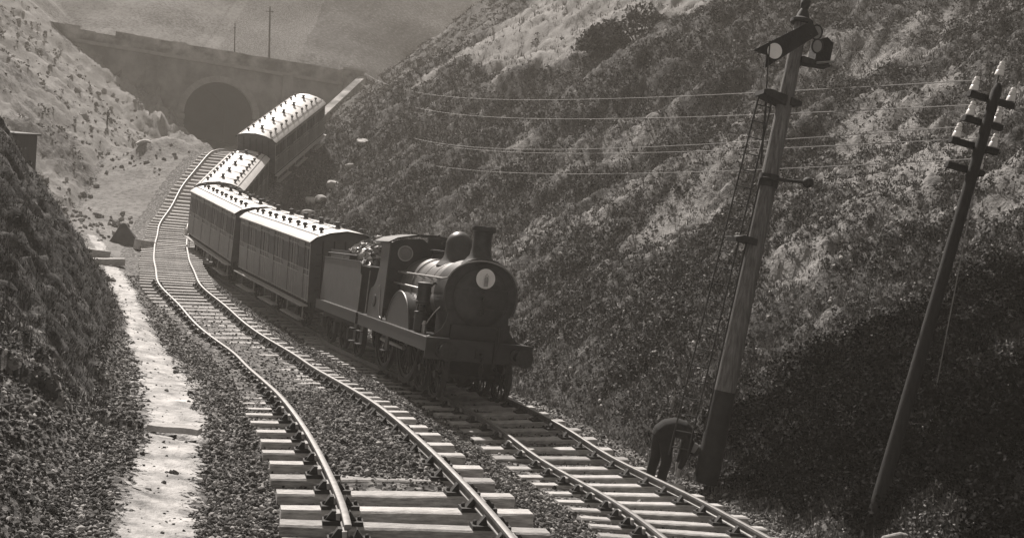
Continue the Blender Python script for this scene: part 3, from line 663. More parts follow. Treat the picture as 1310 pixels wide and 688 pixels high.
    # frames, wheels, rods, steps
    for s in (1, -1):
        b = MB(); b.prism([(-.08, .62), (-.05, 1.27), (-6.8, 1.27), (-6.8, .7), (-6.3, .66), (-6, .9), (-3.8, .9), (-3.2, .62), (-2.4, .58), (-1.6, .85), (-.6, .8)], s * .62, s * .65, 'x'); b.build('main_frame', M['frame'], g)
        wheel('driving_wheel', g, (s * .73, -2.95, 1.0), .99, .14, 18); wheel('driving_wheel', g, (s * .73, -5.2, 1.0), .99, .14, 18)
        b = MB(); b.tube([(s * .86, -3.0, .78), (s * .86, -5.25, .78)], .05, 8); b.build('coupling_rod', M['steel'], g)
        for y in (-.42, -1.62): wheel('bogie_wheel', g, (s * .74, y, .50), .50, .13, 10)
        b = MB(); b.box((s * .60, -1.02, .52), (.05, 1.9, .26)); b.build('bogie_frame', M['frame'], g)
        b = MB(); b.tube([(s * .68, .02, .9), (s * .7, .02, .45), (s * .73, .05, .12)], [.05, .045, .03], 6); b.build('guard_iron', M['iron'], g)
        b = MB(); b.box((s * 1.12, -6.4, .82), (.06, .34, .7)); b.box((s * 1.18, -6.4, .5), (.2, .36, .03)); b.box((s * 1.18, -6.4, .85), (.2, .36, .03)); b.build('step', M['black'], g)
        b = MB(); b.box((s * 1.1, -3.75, .86), (.04, .28, .5)); b.box((s * 1.15, -3.75, .62), (.18, .3, .03)); b.build('step', M['black'], g)
    b = MB(); b.box((0, -.95, .62), (1.1, .5, .3)); b.lathe([(.06, -.7), (.06, .7)], (0, -.42, .5), 'x', 10); b.lathe([(.06, -.7), (.06, .7)], (0, -1.62, .5), 'x', 10); b.build('bogie_centre', M['frame'], g)
    b = MB(); b.box((0, -.75, 1.0), (1.1, .9, .55)); b.build('cylinder_block', M['frame'], g)
    b = MB(); b.lathe([(.07, -.7), (.07, .7)], (0, -2.95, 1.0), 'x', 10); b.lathe([(.07, -.7), (.07, .7)], (0, -5.2, 1.0), 'x', 10); b.build('axle', M['frame'], g)
    b = MB(); b.prism([(-.68, .3), (.68, .3), (.68, 1.25), (-.68, 1.25)], -4.6, -3.7, 'y'); b.build('ashpan', M['frame'], g)
    b = MB(); b.box((0, -4.46, 2.2), (1.0, .06, .9)); b.lathe([(.3, -4.55), (.3, -4.48)], (0, 0, 2.1), 'y', 20); b.build('backhead', M['frame'], g)
    # white disc carried on the smokebox: hangs on an iron of its own
    h = empty('headcode_disc'); tag(h, 'round white disc with a dark lamp before it, hung on the smokebox door', 'signal disc')
    place(h, EX @ Matrix.Translation((0.0, -.17, ZC + .42)))
    b = MB(); b.lathe([(.215, -.008), (.22, 0), (.215, .008)], (0, 0, 0), 'y', 36); b.build('disc', M['white'], h)
    b = MB(); b.lathe([(.042, -.17), (.045, -.06), (.04, .02), (.02, .05)], (0, .06, 0), 'z', 14); b.tube([(-.04, .06, .05), (0, .06, .11), (.04, .06, .05)], .008, 6); b.build('lamp', mat('grey_lamp', .3, .5, 0, .2, 9), h)
    b = MB(); b.box((0, -.02, -.2), (.05, .03, .24)); b.build('bracket', M['iron'], h)
engine()

coal_mat = bpy.data.materials.new('lump_coal'); coal_mat.use_nodes = True
def _sm(Mt, stops, rough=.9, spec=.2):
    t = Mt.node_tree; p = t.nodes['Principled BSDF']; p.inputs['Roughness'].default_value = rough; p.inputs['Specular IOR Level'].default_value = spec
    geo = t.nodes.new('ShaderNodeNewGeometry'); r = t.nodes.new('ShaderNodeValToRGB'); e = r.color_ramp.elements
    while len(e) < len(stops): e.new(.5)
    for q, (ps, v) in zip(e, stops): q.position = ps; q.color = warm(v)
    t.links.new(geo.outputs['Random Per Island'], r.inputs[0]); t.links.new(r.outputs[0], p.inputs['Base Color'])
_sm(coal_mat, [(0, .05), (.5, .16), (1, .45)], .3, .9)
def tender():
    g = empty('tender'); tag(g, 'plain dark tender of the engine with flat panelled tank side', 'tender'); place(g, EX)
    yf, yr = -7.05, -13.25
    b = MB(); b.box((0, (yf + yr) / 2, 1.285), (2.44, yf - yr, .05)); b.build('platform', M['loco'], g)
    for s in (1, -1):
        b = MB(); b.box((s * 1.19, (yf + yr) / 2, 1.13), (.03, yf - yr - .06, .255)); b.build('valance', M['loco'], g)
        z1 = 2.70
        pl = [(yr + .12, 1.312), (yr + .12, z1), (yf - .75, z1), (yf - .58, z1 - .05), (yf - .48, z1 - .16), (yf - .45, z1 - .32), (yf - .45, 1.312)]
        b = MB(); b.prism(pl, s * 1.06, s * 1.10, 'x'); o = b.build('tank_side', M['tender'], g)
        q = MB(); q.tube([(s * 1.105, y, z) for y, z in pl[1:-1]], .022, 6); q.build('beading', M['loco'], o)
        b = MB(); b.prism([(yr + .6, .45), (yr + .5, 1.0), (yr, 1.0), (yr, 1.27), (yf, 1.27), (yf, 1.0), (yf - .4, .9), (yf - .6, .45), (yf - .9, .45), (yf - 1.5, .85), (-9.7, .85), (-9.8, .45), (-10.6, .45), (-10.8, .85), (yr + 1.3, .85), (yr + 1.0, .45)], s * .98, s * 1.02, 'x'); b.build('outside_frame', M['frame'], g)
        for y in (-8.2, -10.2, -12.2):
            wheel('wheel', g, (s * .75, y, .6), .6, .13, 10)
            b = MB(); b.box((s * 1.07, y, .62), (.14, .28, .32)); b.build('axlebox', M['iron'], g, bevel=.02)
            b = MB()
            for k in range(5): b.box((s * 1.06, y, .98 + k * .028), (.08, .85 - k * .14, .022))
            b.build('leaf_spring', M['iron'], g)
        b = MB(); b.box((s * 1.12, yf - .2, .82), (.05, .32, .7)); b.box((s * 1.18, yf - .2, .5), (.2, .34, .03)); b.box((s * 1.18, yf - .2, .85), (.2, .34, .03)); b.build('step', M['black'], g)
        b = MB(); b.tube([(s * 1.17, yf - .08, 1.32), (s * 1.17, yf - .08, 2.35)], .016, 6); b.build('grab_rail', M['steel'], g)
        b = MB(); b.tube([(s * 1.02, yr + .2, 2.62), (s * 1.02, yr + .2, 2.86), (s * 1.02, yf - 1.6, 2.86), (s * 1.02, yf - 1.6, 2.62)], .02, 6); b.build('coal_rail', M['black'], g)
        buffer(g, (s * .865, yr, 1.07), .4, .19, -1)
    b = MB(); b.box((0, (yf + yr) / 2 - .2, 1.95), (2.10, yf - yr - 1.0, 1.26)); b.box((0, yr + .14, 1.96), (2.1, .04, 1.3)); b.build('tank', M['tender'], g)
    b = MB(); b.box((.72, yr + 1.8, 2.77), (.5, 2.9, .36)); b.box((.72, yr + 1.8, 2.965), (.54, 2.96, .03)); b.build('tool_box', M['tender'], g)
    b = MB(); b.lathe([(.25, 2.585), (.25, 2.75), (.28, 2.76), (.28, 2.8)], (0, yr + .8, 0), 'z', 20); b.build('filler_cap', M['black'], g)
    b = MB(); b.box((0, yr + .02, 1.1), (2.4, .05, .42)); b.build('buffer_beam', M['loco'], g)
    # coal
    V = []; Fq = []; r_ = np.random.default_rng(3); n = 560
    ico = np.array([(1, 0, 0), (-1, 0, 0), (0, 1, 0), (0, -1, 0), (0, 0, 1), (0, 0, -1)], float); tri = np.array([(0, 2, 4), (2, 1, 4), (1, 3, 4), (3, 0, 4), (2, 0, 5), (1, 2, 5), (3, 1, 5), (0, 3, 5)])
    for k in range(n):
        x = r_.uniform(-.95, .95); y = r_.uniform(-11.2, -8.0); hgt = 2.70 + .78 * (1 - (x / 1.15) ** 2) * (1 - ((y + 9.6) / 1.75) ** 2)
        s = r_.uniform(.06, .13); A = np.linalg.qr(r_.normal(size=(3, 3)))[0]
        V.append((ico * s * r_.uniform(.6, 1.3, (6, 1))) @ A.T + (x, y, hgt + r_.uniform(-.1, .04))); Fq.append(tri + 6 * k)
    mound = MB(); 
    o = np_mesh('coal_heap', np.vstack(V), np.vstack(Fq), coal_mat, 3); o.matrix_world = EX
    tag(o, 'heap of lump coal piled high in the tender', 'coal', None, 'stuff')
    b = MB(); rr = [[(1.0 * math.cos(a) * q, -9.35 + 1.1 * math.sin(a) * q, 2.62 + h) for a in np.linspace(0, 2 * math.pi, 20)[:-1]] for q, h in ((1, 0), (.75, .22), (.4, .42), (.05, .5))]
    b.loft(rr); b.build('bunker_load', M['coal'], g)
tender()

# ------------------------------------------------------------------ carriages
LC = 8.94
def carriage():
    g = empty('railway_carriage')
    yf, yr, hw = -.42, -LC + .02, 1.22
    zb, zw, ze = 1.06, 2.12, 3.12
    NC = 5; CL = (yf - yr) / NC
    # body shell: ends and sides with the window openings left as recessed glass
    sec = [(-hw, zb), (-hw, ze), (-.95, ze + .2), (-.5, ze + .32), (0, ze + .36), (.5, ze + .32), (.95, ze + .2), (hw, ze), (hw, zb)]
    b = MB(); b.prism(sec, yr, yf, 'y'); b.build('body', M['coach'], g)
    rs = [(-hw - .07, ze - .01), (-1.06, ze + .17), (-.6, ze + .32), (0, ze + .40), (.6, ze + .32), (1.06, ze + .17), (hw + .07, ze - .01)]
    ri = [(x * .985, z - .045) for x, z in rs]
    b = MB(); b.prism(rs + ri[::-1], yr - .1, yf + .1, 'y'); rf = b.build('roof', M['cream'], g, 60)
    for y in (yr - .1, yf + .1):
        b = MB(); b.tube([(x, y, z - .03) for x, z in rs], .035, 6); b.build('roof_edge', M['black'], rf)
    b = MB()
    for s in (1, -1): b.tube([(s * .98, y, ze + .225 + .0) for y in (yr, yf)], .014, 5); 
    b.tube([(.12, yr + .3, ze + .425), (.12, yf - .3, ze + .425)], .014, 5)
    for k in range(NC): b.tube([(-.62, yf - (k + .5) * CL, ze + .345), (0, yf - (k + .5) * CL, ze + .43), (.62, yf - (k + .5) * CL, ze + .345)], .014, 5)
    b.build('gas_pipe', M['iron'], rf)
    v = MB(); v.lathe([(.045, 0), (.045, .06), (.085, .07), (.09, .13), (.06, .17), (.02, .18)], n=14)
    vp = v.build('roof_ventilator', M['iron'], g)
    first = True
    for k in range(NC):
        for s in (1, -1):
            for dy in (.28, .72):
                o = vp if first else vp.copy()
                if not first: COL.objects.link(o); o.parent = g
                first = False; o.location = (s * .72, yf - (k + dy) * CL, ze + .275)
    l = MB(); l.lathe([(.10, 0), (.10, .05), (.07, .06), (.07, .16), (.11, .17), (.09, .22), (.02, .24)], n=14); lp = l.build('lamp_cover', M['iron'], g); lp.location = (0, yf - .5 * CL, ze + .39)
    for k in range(1, NC):
        o = lp.copy(); COL.objects.link(o); o.parent = g; o.location = (0, yf - (k + .5) * CL, ze + .39)
    # sides: mouldings, doors, windows, all a little proud of the shell
    def pane(y, w, s, par, nm='window'):
        b = MB(); x = s * (hw + .004); b.box((x, 0, 0), (.012, w, .68)); o = b.build(nm, M['glass'], par); return o
    door_mb = {}
    for s in (1, -1):
        b = MB(); x = s * (hw + .008)
        for z in (zw - .17, zw + .02, zb + .05, ze - .22, ze - .05): b.box((x, (yf + yr) / 2, z), (.02, yf - yr, .026))
        for k in range(NC + 1):
            y = yf - k * CL
            b.box((x, min(max(y, yr + .02), yf - .02), (zb + ze) / 2), (.019, .03, ze - zb))
        for k in range(NC):
            for t in (.155, .345, .655, .845): b.box((x - s * .002, yf - (k + t) * CL, (zb + ze) / 2), (.017, .022, ze - zb))
        b.build('moulding', M['bead'], g)
        b = MB(); b.box((s * (hw + .003), (yf + yr) / 2, (zb + zw - .17) / 2 + .02), (.012, yf - yr - .06, zw - .17 - zb - .05)); b.build('lower_panel', M['coachlow'], g)
        for k in range(NC):
            yc = yf - (k + .5) * CL
            d = MB(); d.box((0, 0, (zb + ze) / 2), (.022, .60, ze - zb - .16))
            do = d.build('door', M['coachlow'], g, bevel=.006); do.location = (s * (hw + .014), yc, 0)
            w_ = MB(); w_.box((s * .009, 0, zw + .38), (.014, .46, .66)); wo = w_.build('window', M['glass'], do)
            hd = MB(); hd.tube([(s * .012, -.24, zw - .1), (s * .06, -.24, zw - .1), (s * .06, -.16, zw - .1)], .014, 6); hd.tube([(s * .012, -.27, zw - .0), (s * .05, -.27, zw), (s * .05, -.27, zw + .42), (s * .012, -.27, zw + .42)], .010, 5); hd.build('handle', M['steel'], do)
            for t in (-.31, .31):
                w_ = MB(); w_.box((s * (hw + .006), yc + t * CL, zw + .38), (.016, .30, .66)); w_.build('window', M['glass'], g)
        # solebar, footboards
        b = MB(); b.box((s * 1.0, (yf + yr) / 2, .92), (.09, yf - yr, .26)); b.build('solebar', M['frame'], g)
        b = MB(); b.box((s * 1.31, (yf + yr) / 2, .93), (.26, yf - yr - .1, .04)); b.build('footboard', M['board'], g)
        for y in (yf - 1.35, (yf + yr) / 2, yr + 1.35):
            pass
        for y0_, y1_ in ((yf - .35, yf - 2.3), (-3.7, -5.5), (yr + 2.3, yr + .35)):
            b = MB(); b.box((s * 1.3, (y0_ + y1_) / 2, .42), (.24, abs(y1_ - y0_), .035)); 
            for yy in (y0_ - .15, y1_ + .15): b.box((s * 1.2, yy, .66), (.03, .05, .5))
            b.build('step_board', M['board'], g)
        for y in (yf - 1.35, (yf + yr) / 2, yr + 1.35):
            wheel('wheel', g, (s * .75, y, .53), .53, .13, 8, ('frame', 'steel'))
            b = MB(); b.box((s * 1.04, y, .55), (.12, .22, .26)); b.prism([(y - .5, .82), (y + .5, .82), (y + .12, .42), (y - .12, .42)], s * .93, s * .96, 'x'); b.build('axlebox', M['iron'], g)
        buffer(g, (s * .865, yf + .02, .98), .42, .19); buffer(g, (s * .865, yr - .02, .98), .42, .19, -1)
        b = MB()
        for y, sg in ((yf, 1), (yr, -1)):
            for z in (1.5, 1.9, 2.3, 2.7): b.tube([(s * .75, y, z), (s * .75, y + sg * .09, z), (s * 1.0, y + sg * .09, z), (s * 1.0, y, z)], .012, 5)
        b.build('end_step', M['black'], g)
    for y, sg in ((yf, 1), (yr, -1)):
        b = MB()
        for x in (-.8, -.4, 0, .4, .8): b.box((x, y + sg * .012, 2.1), (.035, .03, 2.1))
        b.box((0, y + sg * .02, .93), (2.3, .05, .28))
        b.build('end_moulding', M['frame'], g)
    b = MB()
    for y in (yf - 1.35, (yf + yr) / 2, yr + 1.35): b.lathe([(.06, -.7), (.06, .7)], (0, y, .53), 'x', 8)
    b.box((0, (yf + yr) / 2, .95), (1.9, yf - yr, .1)); b.lathe([(.2, -4.9), (.2, -3.6)], (.45, 0, .68), 'y', 14); b.build('underframe', M['frame'], g)
    b = MB(); b.tube([(0, yf, .98), (0, yf + .45, .9)], .04); b.build('coupling', M['iron'], g)
    return g
car = carriage()
CARS = [
    ((-5.62, 36.5, -3.34), R(210.4), .004, .02, 'first brown carriage, coupled right behind the tender'),
    ((-10.80, 45.35, -3.42), R(209.6), -.030, -.02, 'second brown carriage, its far end swung out over the near track'),
    ((-16.25, 57.5, -3.15), R(185.2), -.185, .01, 'third carriage seen end on by its white roof and twin rows of ventilators'),
    (C4['loc'], C4['yaw'], C4['pitch'], C4['roll'], 'rearmost carriage, reared up and slewed on the bank before the tunnel mouth')]
ch0 = {}
for c in bpy.data.objects:
    if c.parent: ch0.setdefault(c.parent.name, []).append(c)
for i, (loc, ya, pi, ro, lab) in enumerate(CARS):
    o = car if i == 0 else copy_tree(car, None, ch0)
    o.matrix_world = frame(ya, pi, ro, loc, 1.03); tag(o, lab, 'carriage', 'carriages of the stranded train')

# ------------------------------------------------------------------ signal
def build_signal():
    B = Vector((3.84, 18.21, -1.35)); A = Vector((4.62, 19.01, 6.33))
    g = empty('semaphore_signal', B); tag(g, 'leaning timber semaphore signal post with ladder, arm and white spot', 'signal')
    d = (A - B).normalized(); Lp = (A - B).length
    # local frame of the post: w up the post, a along the arm (to the viewer's left), f towards the line
    a = Vector((-1, -.18, 0)); a = (a - d * a.dot(d)).normalized(); f = d.cross(a).normalized()
    if f.y > 0: f = -f
    def W_(u, v, w): return a * u + f * v + d * w
    def tw(w): return .205 - .09 * w / Lp
    b = MB(); rings = []
    for w in np.linspace(1.15, Lp, 24):
        r = tw(w); rings.append([W_(r * math.cos(t) * (1 + .02 * math.sin(3 * t + w)), r * math.sin(t), w) for t in np.linspace(0, 2 * math.pi, 17)[:-1]])
    b.loft(rings); b.build('post', M['post'], g)
    b = MB(); rings = [[W_((tw(w) + .006) * math.cos(t), (tw(w) + .006) * math.sin(t), w) for t in np.linspace(0, 2 * math.pi, 17)[:-1]] for w in (-.5, .3, 1.15)]
    b.loft(rings); b.build('tarred_base', M['tar'], g)
    # cap and finial
    b = MB(); b.loft([[W_(r * math.cos(t), r * math.sin(t), w) for t in np.linspace(0, 2 * math.pi, 13)[:-1]] for r, w in ((.2, Lp), (.2, Lp + .06), (.12, Lp + .1), (.09, Lp + .2), (.06, Lp + .26), (.085, Lp + .32), (.085, Lp + .4), (.05, Lp + .45), (.055, Lp + .9), (.01, Lp + 1.3))]); b.build('finial', M['iron'], g)
    # arm: pivot near the top; dropped a little to the left
    pw = Lp - .22; ang = R(-42)
    ca, sa = math.cos(ang), math.sin(ang)
    def A_(u, h, v): return W_(u * ca - h * sa, v, pw + u * sa + h * ca)
    pl = [(-.18, -.15), (-.18, .13), (.95, .19), (1.15, .05), (.95, -.17)]
    pl = [(-.2, -.14), (-.2, .13), (1.0, .20), (.82, .02), (.96, -.17)]
    b = MB(); b.add([A_(u, h, .235) for u, h in pl] + [A_(u, h, .275) for u, h in pl], [(0, 1, 2, 3, 4), (9, 8, 7, 6, 5)] + [(i, (i + 1) % 5, 5 + (i + 1) % 5, 5 + i) for i in range(5)]); ar = b.build('arm', M['tar'], g)
    b = MB(); b.loft([[A_(.66 + r * math.cos(t), .0 + r * math.sin(t), v) for t in np.linspace(0, 2 * math.pi, 29)[:-1]] for r, v in ((.135, .276), (.135, .282))]); b.build('spot', M['white'], ar)
    # spectacle with two glasses, right of the post
    b = MB(); GL = ((-.20, .06, .125), (-.265, -.17, .12))
    for (u, h, r) in GL: b.tube([W_(u + r * .8 * math.cos(t), .26, pw + h + r * math.sin(t)) for t in np.linspace(0, 2 * math.pi, 25)], .016, 6)
    b.tube([W_(-.02, .25, pw), W_(-.12, .26, pw - .02)], .03, 6); sp_ = b.build('spectacle', M['iron'], g)
    for (u, h, r) in GL:
        b = MB(); b.loft([[W_(u + r * .7 * math.cos(t), v, pw + h + r * .88 * math.sin(t)) for t in np.linspace(0, 2 * math.pi, 21)[:-1]] for v in (.255, .265)]); b.build('signal_glass', mat('pale_glass', .2, .15, 0, .1, 4), sp_)
    # lamp on its bracket behind the spectacle
    b = MB(); b.loft([[W_(-.46 + x, v, pw - .18 + z) for x, z in ((-.14, -.2), (.14, -.2), (.14, .16), (0, .24), (-.14, .16))] for v in (-.16, .16)]); b.build('lamp', M['tar'], g)
    b = MB(); b.tube([W_(-.58, .2, pw + .16), W_(-.72, .2, pw - .1), W_(-.66, .2, pw - .34), W_(-.34, .2, pw - .44)], .022, 6); b.build('lamp_guard', M['steel'], g)
    b = MB(); b.loft([[W_(x, v, pw - .42 + z) for x, z in ((-.1, -.06), (-.62, -.02), (-.62, .03), (-.1, .06))] for v in (-.14, .14)]); b.build('lamp_bracket', M['iron'], g)
    # wedge brackets
    hs = Lp - 1.42
    b = MB(); b.loft([[W_(x, v, hs + z) for x, z in ((.05, -.08), (.50, .02), (.50, .10), (.38, .13), (.05, .09))] for v in (-.2, .2)]); b.loft([[W_(x, v, hs + z) for x, z in ((-.05, -.05), (-.26, -.02), (-.26, .05), (-.05, .09))] for v in (-.15, .15)]); b.build('lamp_stage', M['iron'], g)
    h2 = Lp - 3.95
    b = MB(); b.loft([[W_(x, v, h2 + z) for x, z in ((.05, -.06), (.3, -.02), (.44, -.06), (.46, .02), (.3, .08), (.05, .06))] for v in (-.2, .2)]); b.build('ladder_stay', M['iron'], g)
    # balance lever
    h3 = Lp - 2.83
    b = MB(); b.tube([W_(.2, .16, h3), W_(-.62, .2, h3 + .1)], .03, 8); b.loft([[W_((tw(h3) + .03) * math.cos(t), (tw(h3) + .03) * math.sin(t), h3 + z) for t in np.linspace(0, 2 * math.pi, 17)[:-1]] for z in (-.11, .11)]); lv = b.build('balance_lever', M['iron'], g)
    b = MB(); b.loft([[W_(-.64 + .1 * math.cos(t) * math.cos(q), .2 + .1 * math.sin(q), h3 + .1 + .1 * math.sin(t) * math.cos(q)) for t in np.linspace(0, 2 * math.pi, 13)[:-1]] for q in np.linspace(-1.45, 1.45, 9)]); b.build('balance_weight', M['iron'], lv)
    # pull rods
    b = MB(); b.tube([W_(.62, .3, pw - .3), W_(.5, .28, hs + .1)], .012, 5); b.tube([W_(.46, .26, hs), W_(.30, .24, hs - 1.2)], .02, 5); b.tube([W_(.22, .16, h3), W_(.27, .12, .4)], .016, 5); b.build('pull_rod', M['iron'], g)
    # ladder on the left: two stiles and rungs
    topL, botL = W_(.36, -.02, hs), W_(.64, .1, -.12)
    q = Vector(W_(.5, .86, 0)); q = q.normalized() * .17
    b = MB(); st = []
    for s in (-1, 1):
        b.tube([topL + a * .0 + a * (s * .13), botL + a * (s * .17)], .016, 6)
    n = 22
    for k in range(n):
        t = (k + .5) / n; c = topL.lerp(botL, t); w = .13 + .04 * t; b.tube([c - a * w, c + a * w], .011, 5)
    b.build('ladder', M['iron'], g)
build_signal()

# ------------------------------------------------------------------ telegraph pole by the line
INS = []
def build_telegraph():
    B = Vector((5.28, 14.13, -1.1)); A = Vector((6.37, 14.76, 5.08))
    g = empty('telegraph_pole', B); tag(g, 'dark leaning telegraph pole with four crossarms of white insulators', 'telegraph pole')
    d = (A - B).normalized(); Lp = (A - B).length
    a = Vector((1, .25, -.06)); a = (a - d * a.dot(d) * .55).normalized(); f = a.cross(d).normalized()
    b = MB(); b.loft([[(Vector((0, 0, 0)) + d * w + Vector((math.cos(t), math.sin(t), 0)) * (.10 - .03 * w / Lp)) for t in np.linspace(0, 2 * math.pi, 15)[:-1]] for w in np.linspace(-.4, Lp, 14)] + [[d * (Lp + .1) + Vector((math.cos(t), math.sin(t), 0)) * .03 for t in np.linspace(0, 2 * math.pi, 15)[:-1]]]); b.build('pole', M['pole'], g)
    X = Matrix((( a.x, f.x, d.x, 0), (a.y, f.y, d.y, 0), (a.z, f.z, d.z, 0), (0, 0, 0, 1)))
    for w, x0, x1, ins in ((Lp - .12, -.33, .40, (-.27, .05, .34)), (Lp - .46, -.30, .32, (-.22, .22)), (Lp - .80, -.41, .36, (-.33, .27)), (Lp - 1.14, -.36, .24, (.14,))):
        b = MB(); p = d * w - f * .11; y = Matrix.Translation(p) @ X
        q = MB(); q.box(((x0 + x1) / 2, 0, 0), (x1 - x0, .085, .085)); b.add(q.v, q.f, 0, y); o = b.build('crossarm', M['pole'], g, bevel=.006)
        for xi in ins:
            zi = .045; extra = .30 if (w > Lp - .2 and xi == .05) else 0
            c = MB(); c.tube([(xi, 0, 0), (xi, 0, .1 + extra)], .012, 6); c2 = MB(); c2.add(c.v, c.f, 0, y); c2.build('spindle', M['iron'], o)
            c = MB(); c.lathe([(.055, .05), (.062, .06), (.055, .12), (.042, .135), (.05, .15), (.045, .19), (.032, .2), (.04, .215), (.03, .25), (.005, .26)], (xi, 0, extra), 'z', 14, cap=True); c2 = MB(); c2.add(c.v, c.f, 0, y); c2.build('insulator', M['porcelain'], o)
            INS.append(B + y @ Vector((xi, .04, .2 + extra)))
    # stay wire
    g2 = Vector((6.25, 14.7, 3.9)); e = Vector((6.9, 16.6, 0)); e.z = ground_z(e.x, e.y) - .1
    b = MB(); b.tube([g2, e], .009, 5); o = b.build('stay_wire', M['wire']); tag(o, 'thin stay wire running down the bank from the leaning telegraph pole', 'wire')
build_telegraph()
# line wires to the far end of the cutting
FAR = [(-19.6, 125.9, 11.25), (-20.2, 125.9, 10.2), (-21.6, 126.6, 7.9), (-21.2, 126.9, 7.2), (-23.2, 126.4, 5.6)]
WL = ['topmost line wire from the telegraph pole to the tunnel end of the cutting', 'second line wire down, just below the topmost', 'third line wire down, in the middle of the five', 'fourth line wire down, just under the middle one', 'lowest of the five line wires strung above the bank']
for i, (q, lab) in enumerate(zip(FAR, WL)):
    p0 = INS[[0, 3, 5, 6, 7][i]]; p1 = Vector(q); sag = [1.3, 1.6, 2.2, 2.0, 2.3][i]; pts = []
    for t in np.linspace(0, 1, 40):
        p = p0.lerp(p1, t); p.z -= sag * 4 * t * (1 - t); pts.append(p)
    b = MB(); b.tube(pts, .008, 5); tag(b.build('line_wire', M['wire']), lab, 'wire', 'telegraph line wires')
# poles behind the parapet
for x, y, zb, h, r, lab in ((-34.95, 125.7, 9.5, 5.9, .07, 'short thin pole standing behind the tunnel parapet'), (-31.1, 126.7, 9.5, 8.3, .11, 'tall telegraph pole standing behind the tunnel parapet')):
    g = empty('far_pole', (x, y, zb)); tag(g, lab, 'pole', 'poles over the tunnel')
    b = MB(); b.loft([[(r * k * math.cos(t) - .06 * w, r * k * math.sin(t), w) for t in np.linspace(0, 2 * math.pi, 11)[:-1]] for w, k in ((0, 1.2), (h * .5, 1), (h, .8), (h + .1, .3))]); b.build('pole', M['pole'], g)
    b = MB(); b.box((-.06 * h + .05, -.1, h - .5), (.9 if h > 7 else .35, .08, .08)); b.build('crossarm', M['pole'], g)
# stay wires down the portal face
for i, (p, q, lab) in enumerate((((-31.4, 126.2, 12.2), (-27.4, 120.0, 3.6), 'left of three thin wires slanting down across the tunnel face'), ((-30.9, 126.4, 12.1), (-26.2, 120.5, 4.0), 'middle of three thin wires slanting down across the tunnel face'), ((-28.5, 126.6, 11.6), (-24.0, 119.0, 4.9), 'right of three thin wires slanting down across the tunnel face'))):
    b = MB(); b.tube([Vector(p).lerp(Vector(q), t) - Vector((0, 0, .9 * t * (1 - t))) for t in np.linspace(0, 1, 9)], .014, 5); tag(b.build('slanting_wire', M['wire']), lab, 'wire', 'wires on the tunnel face')

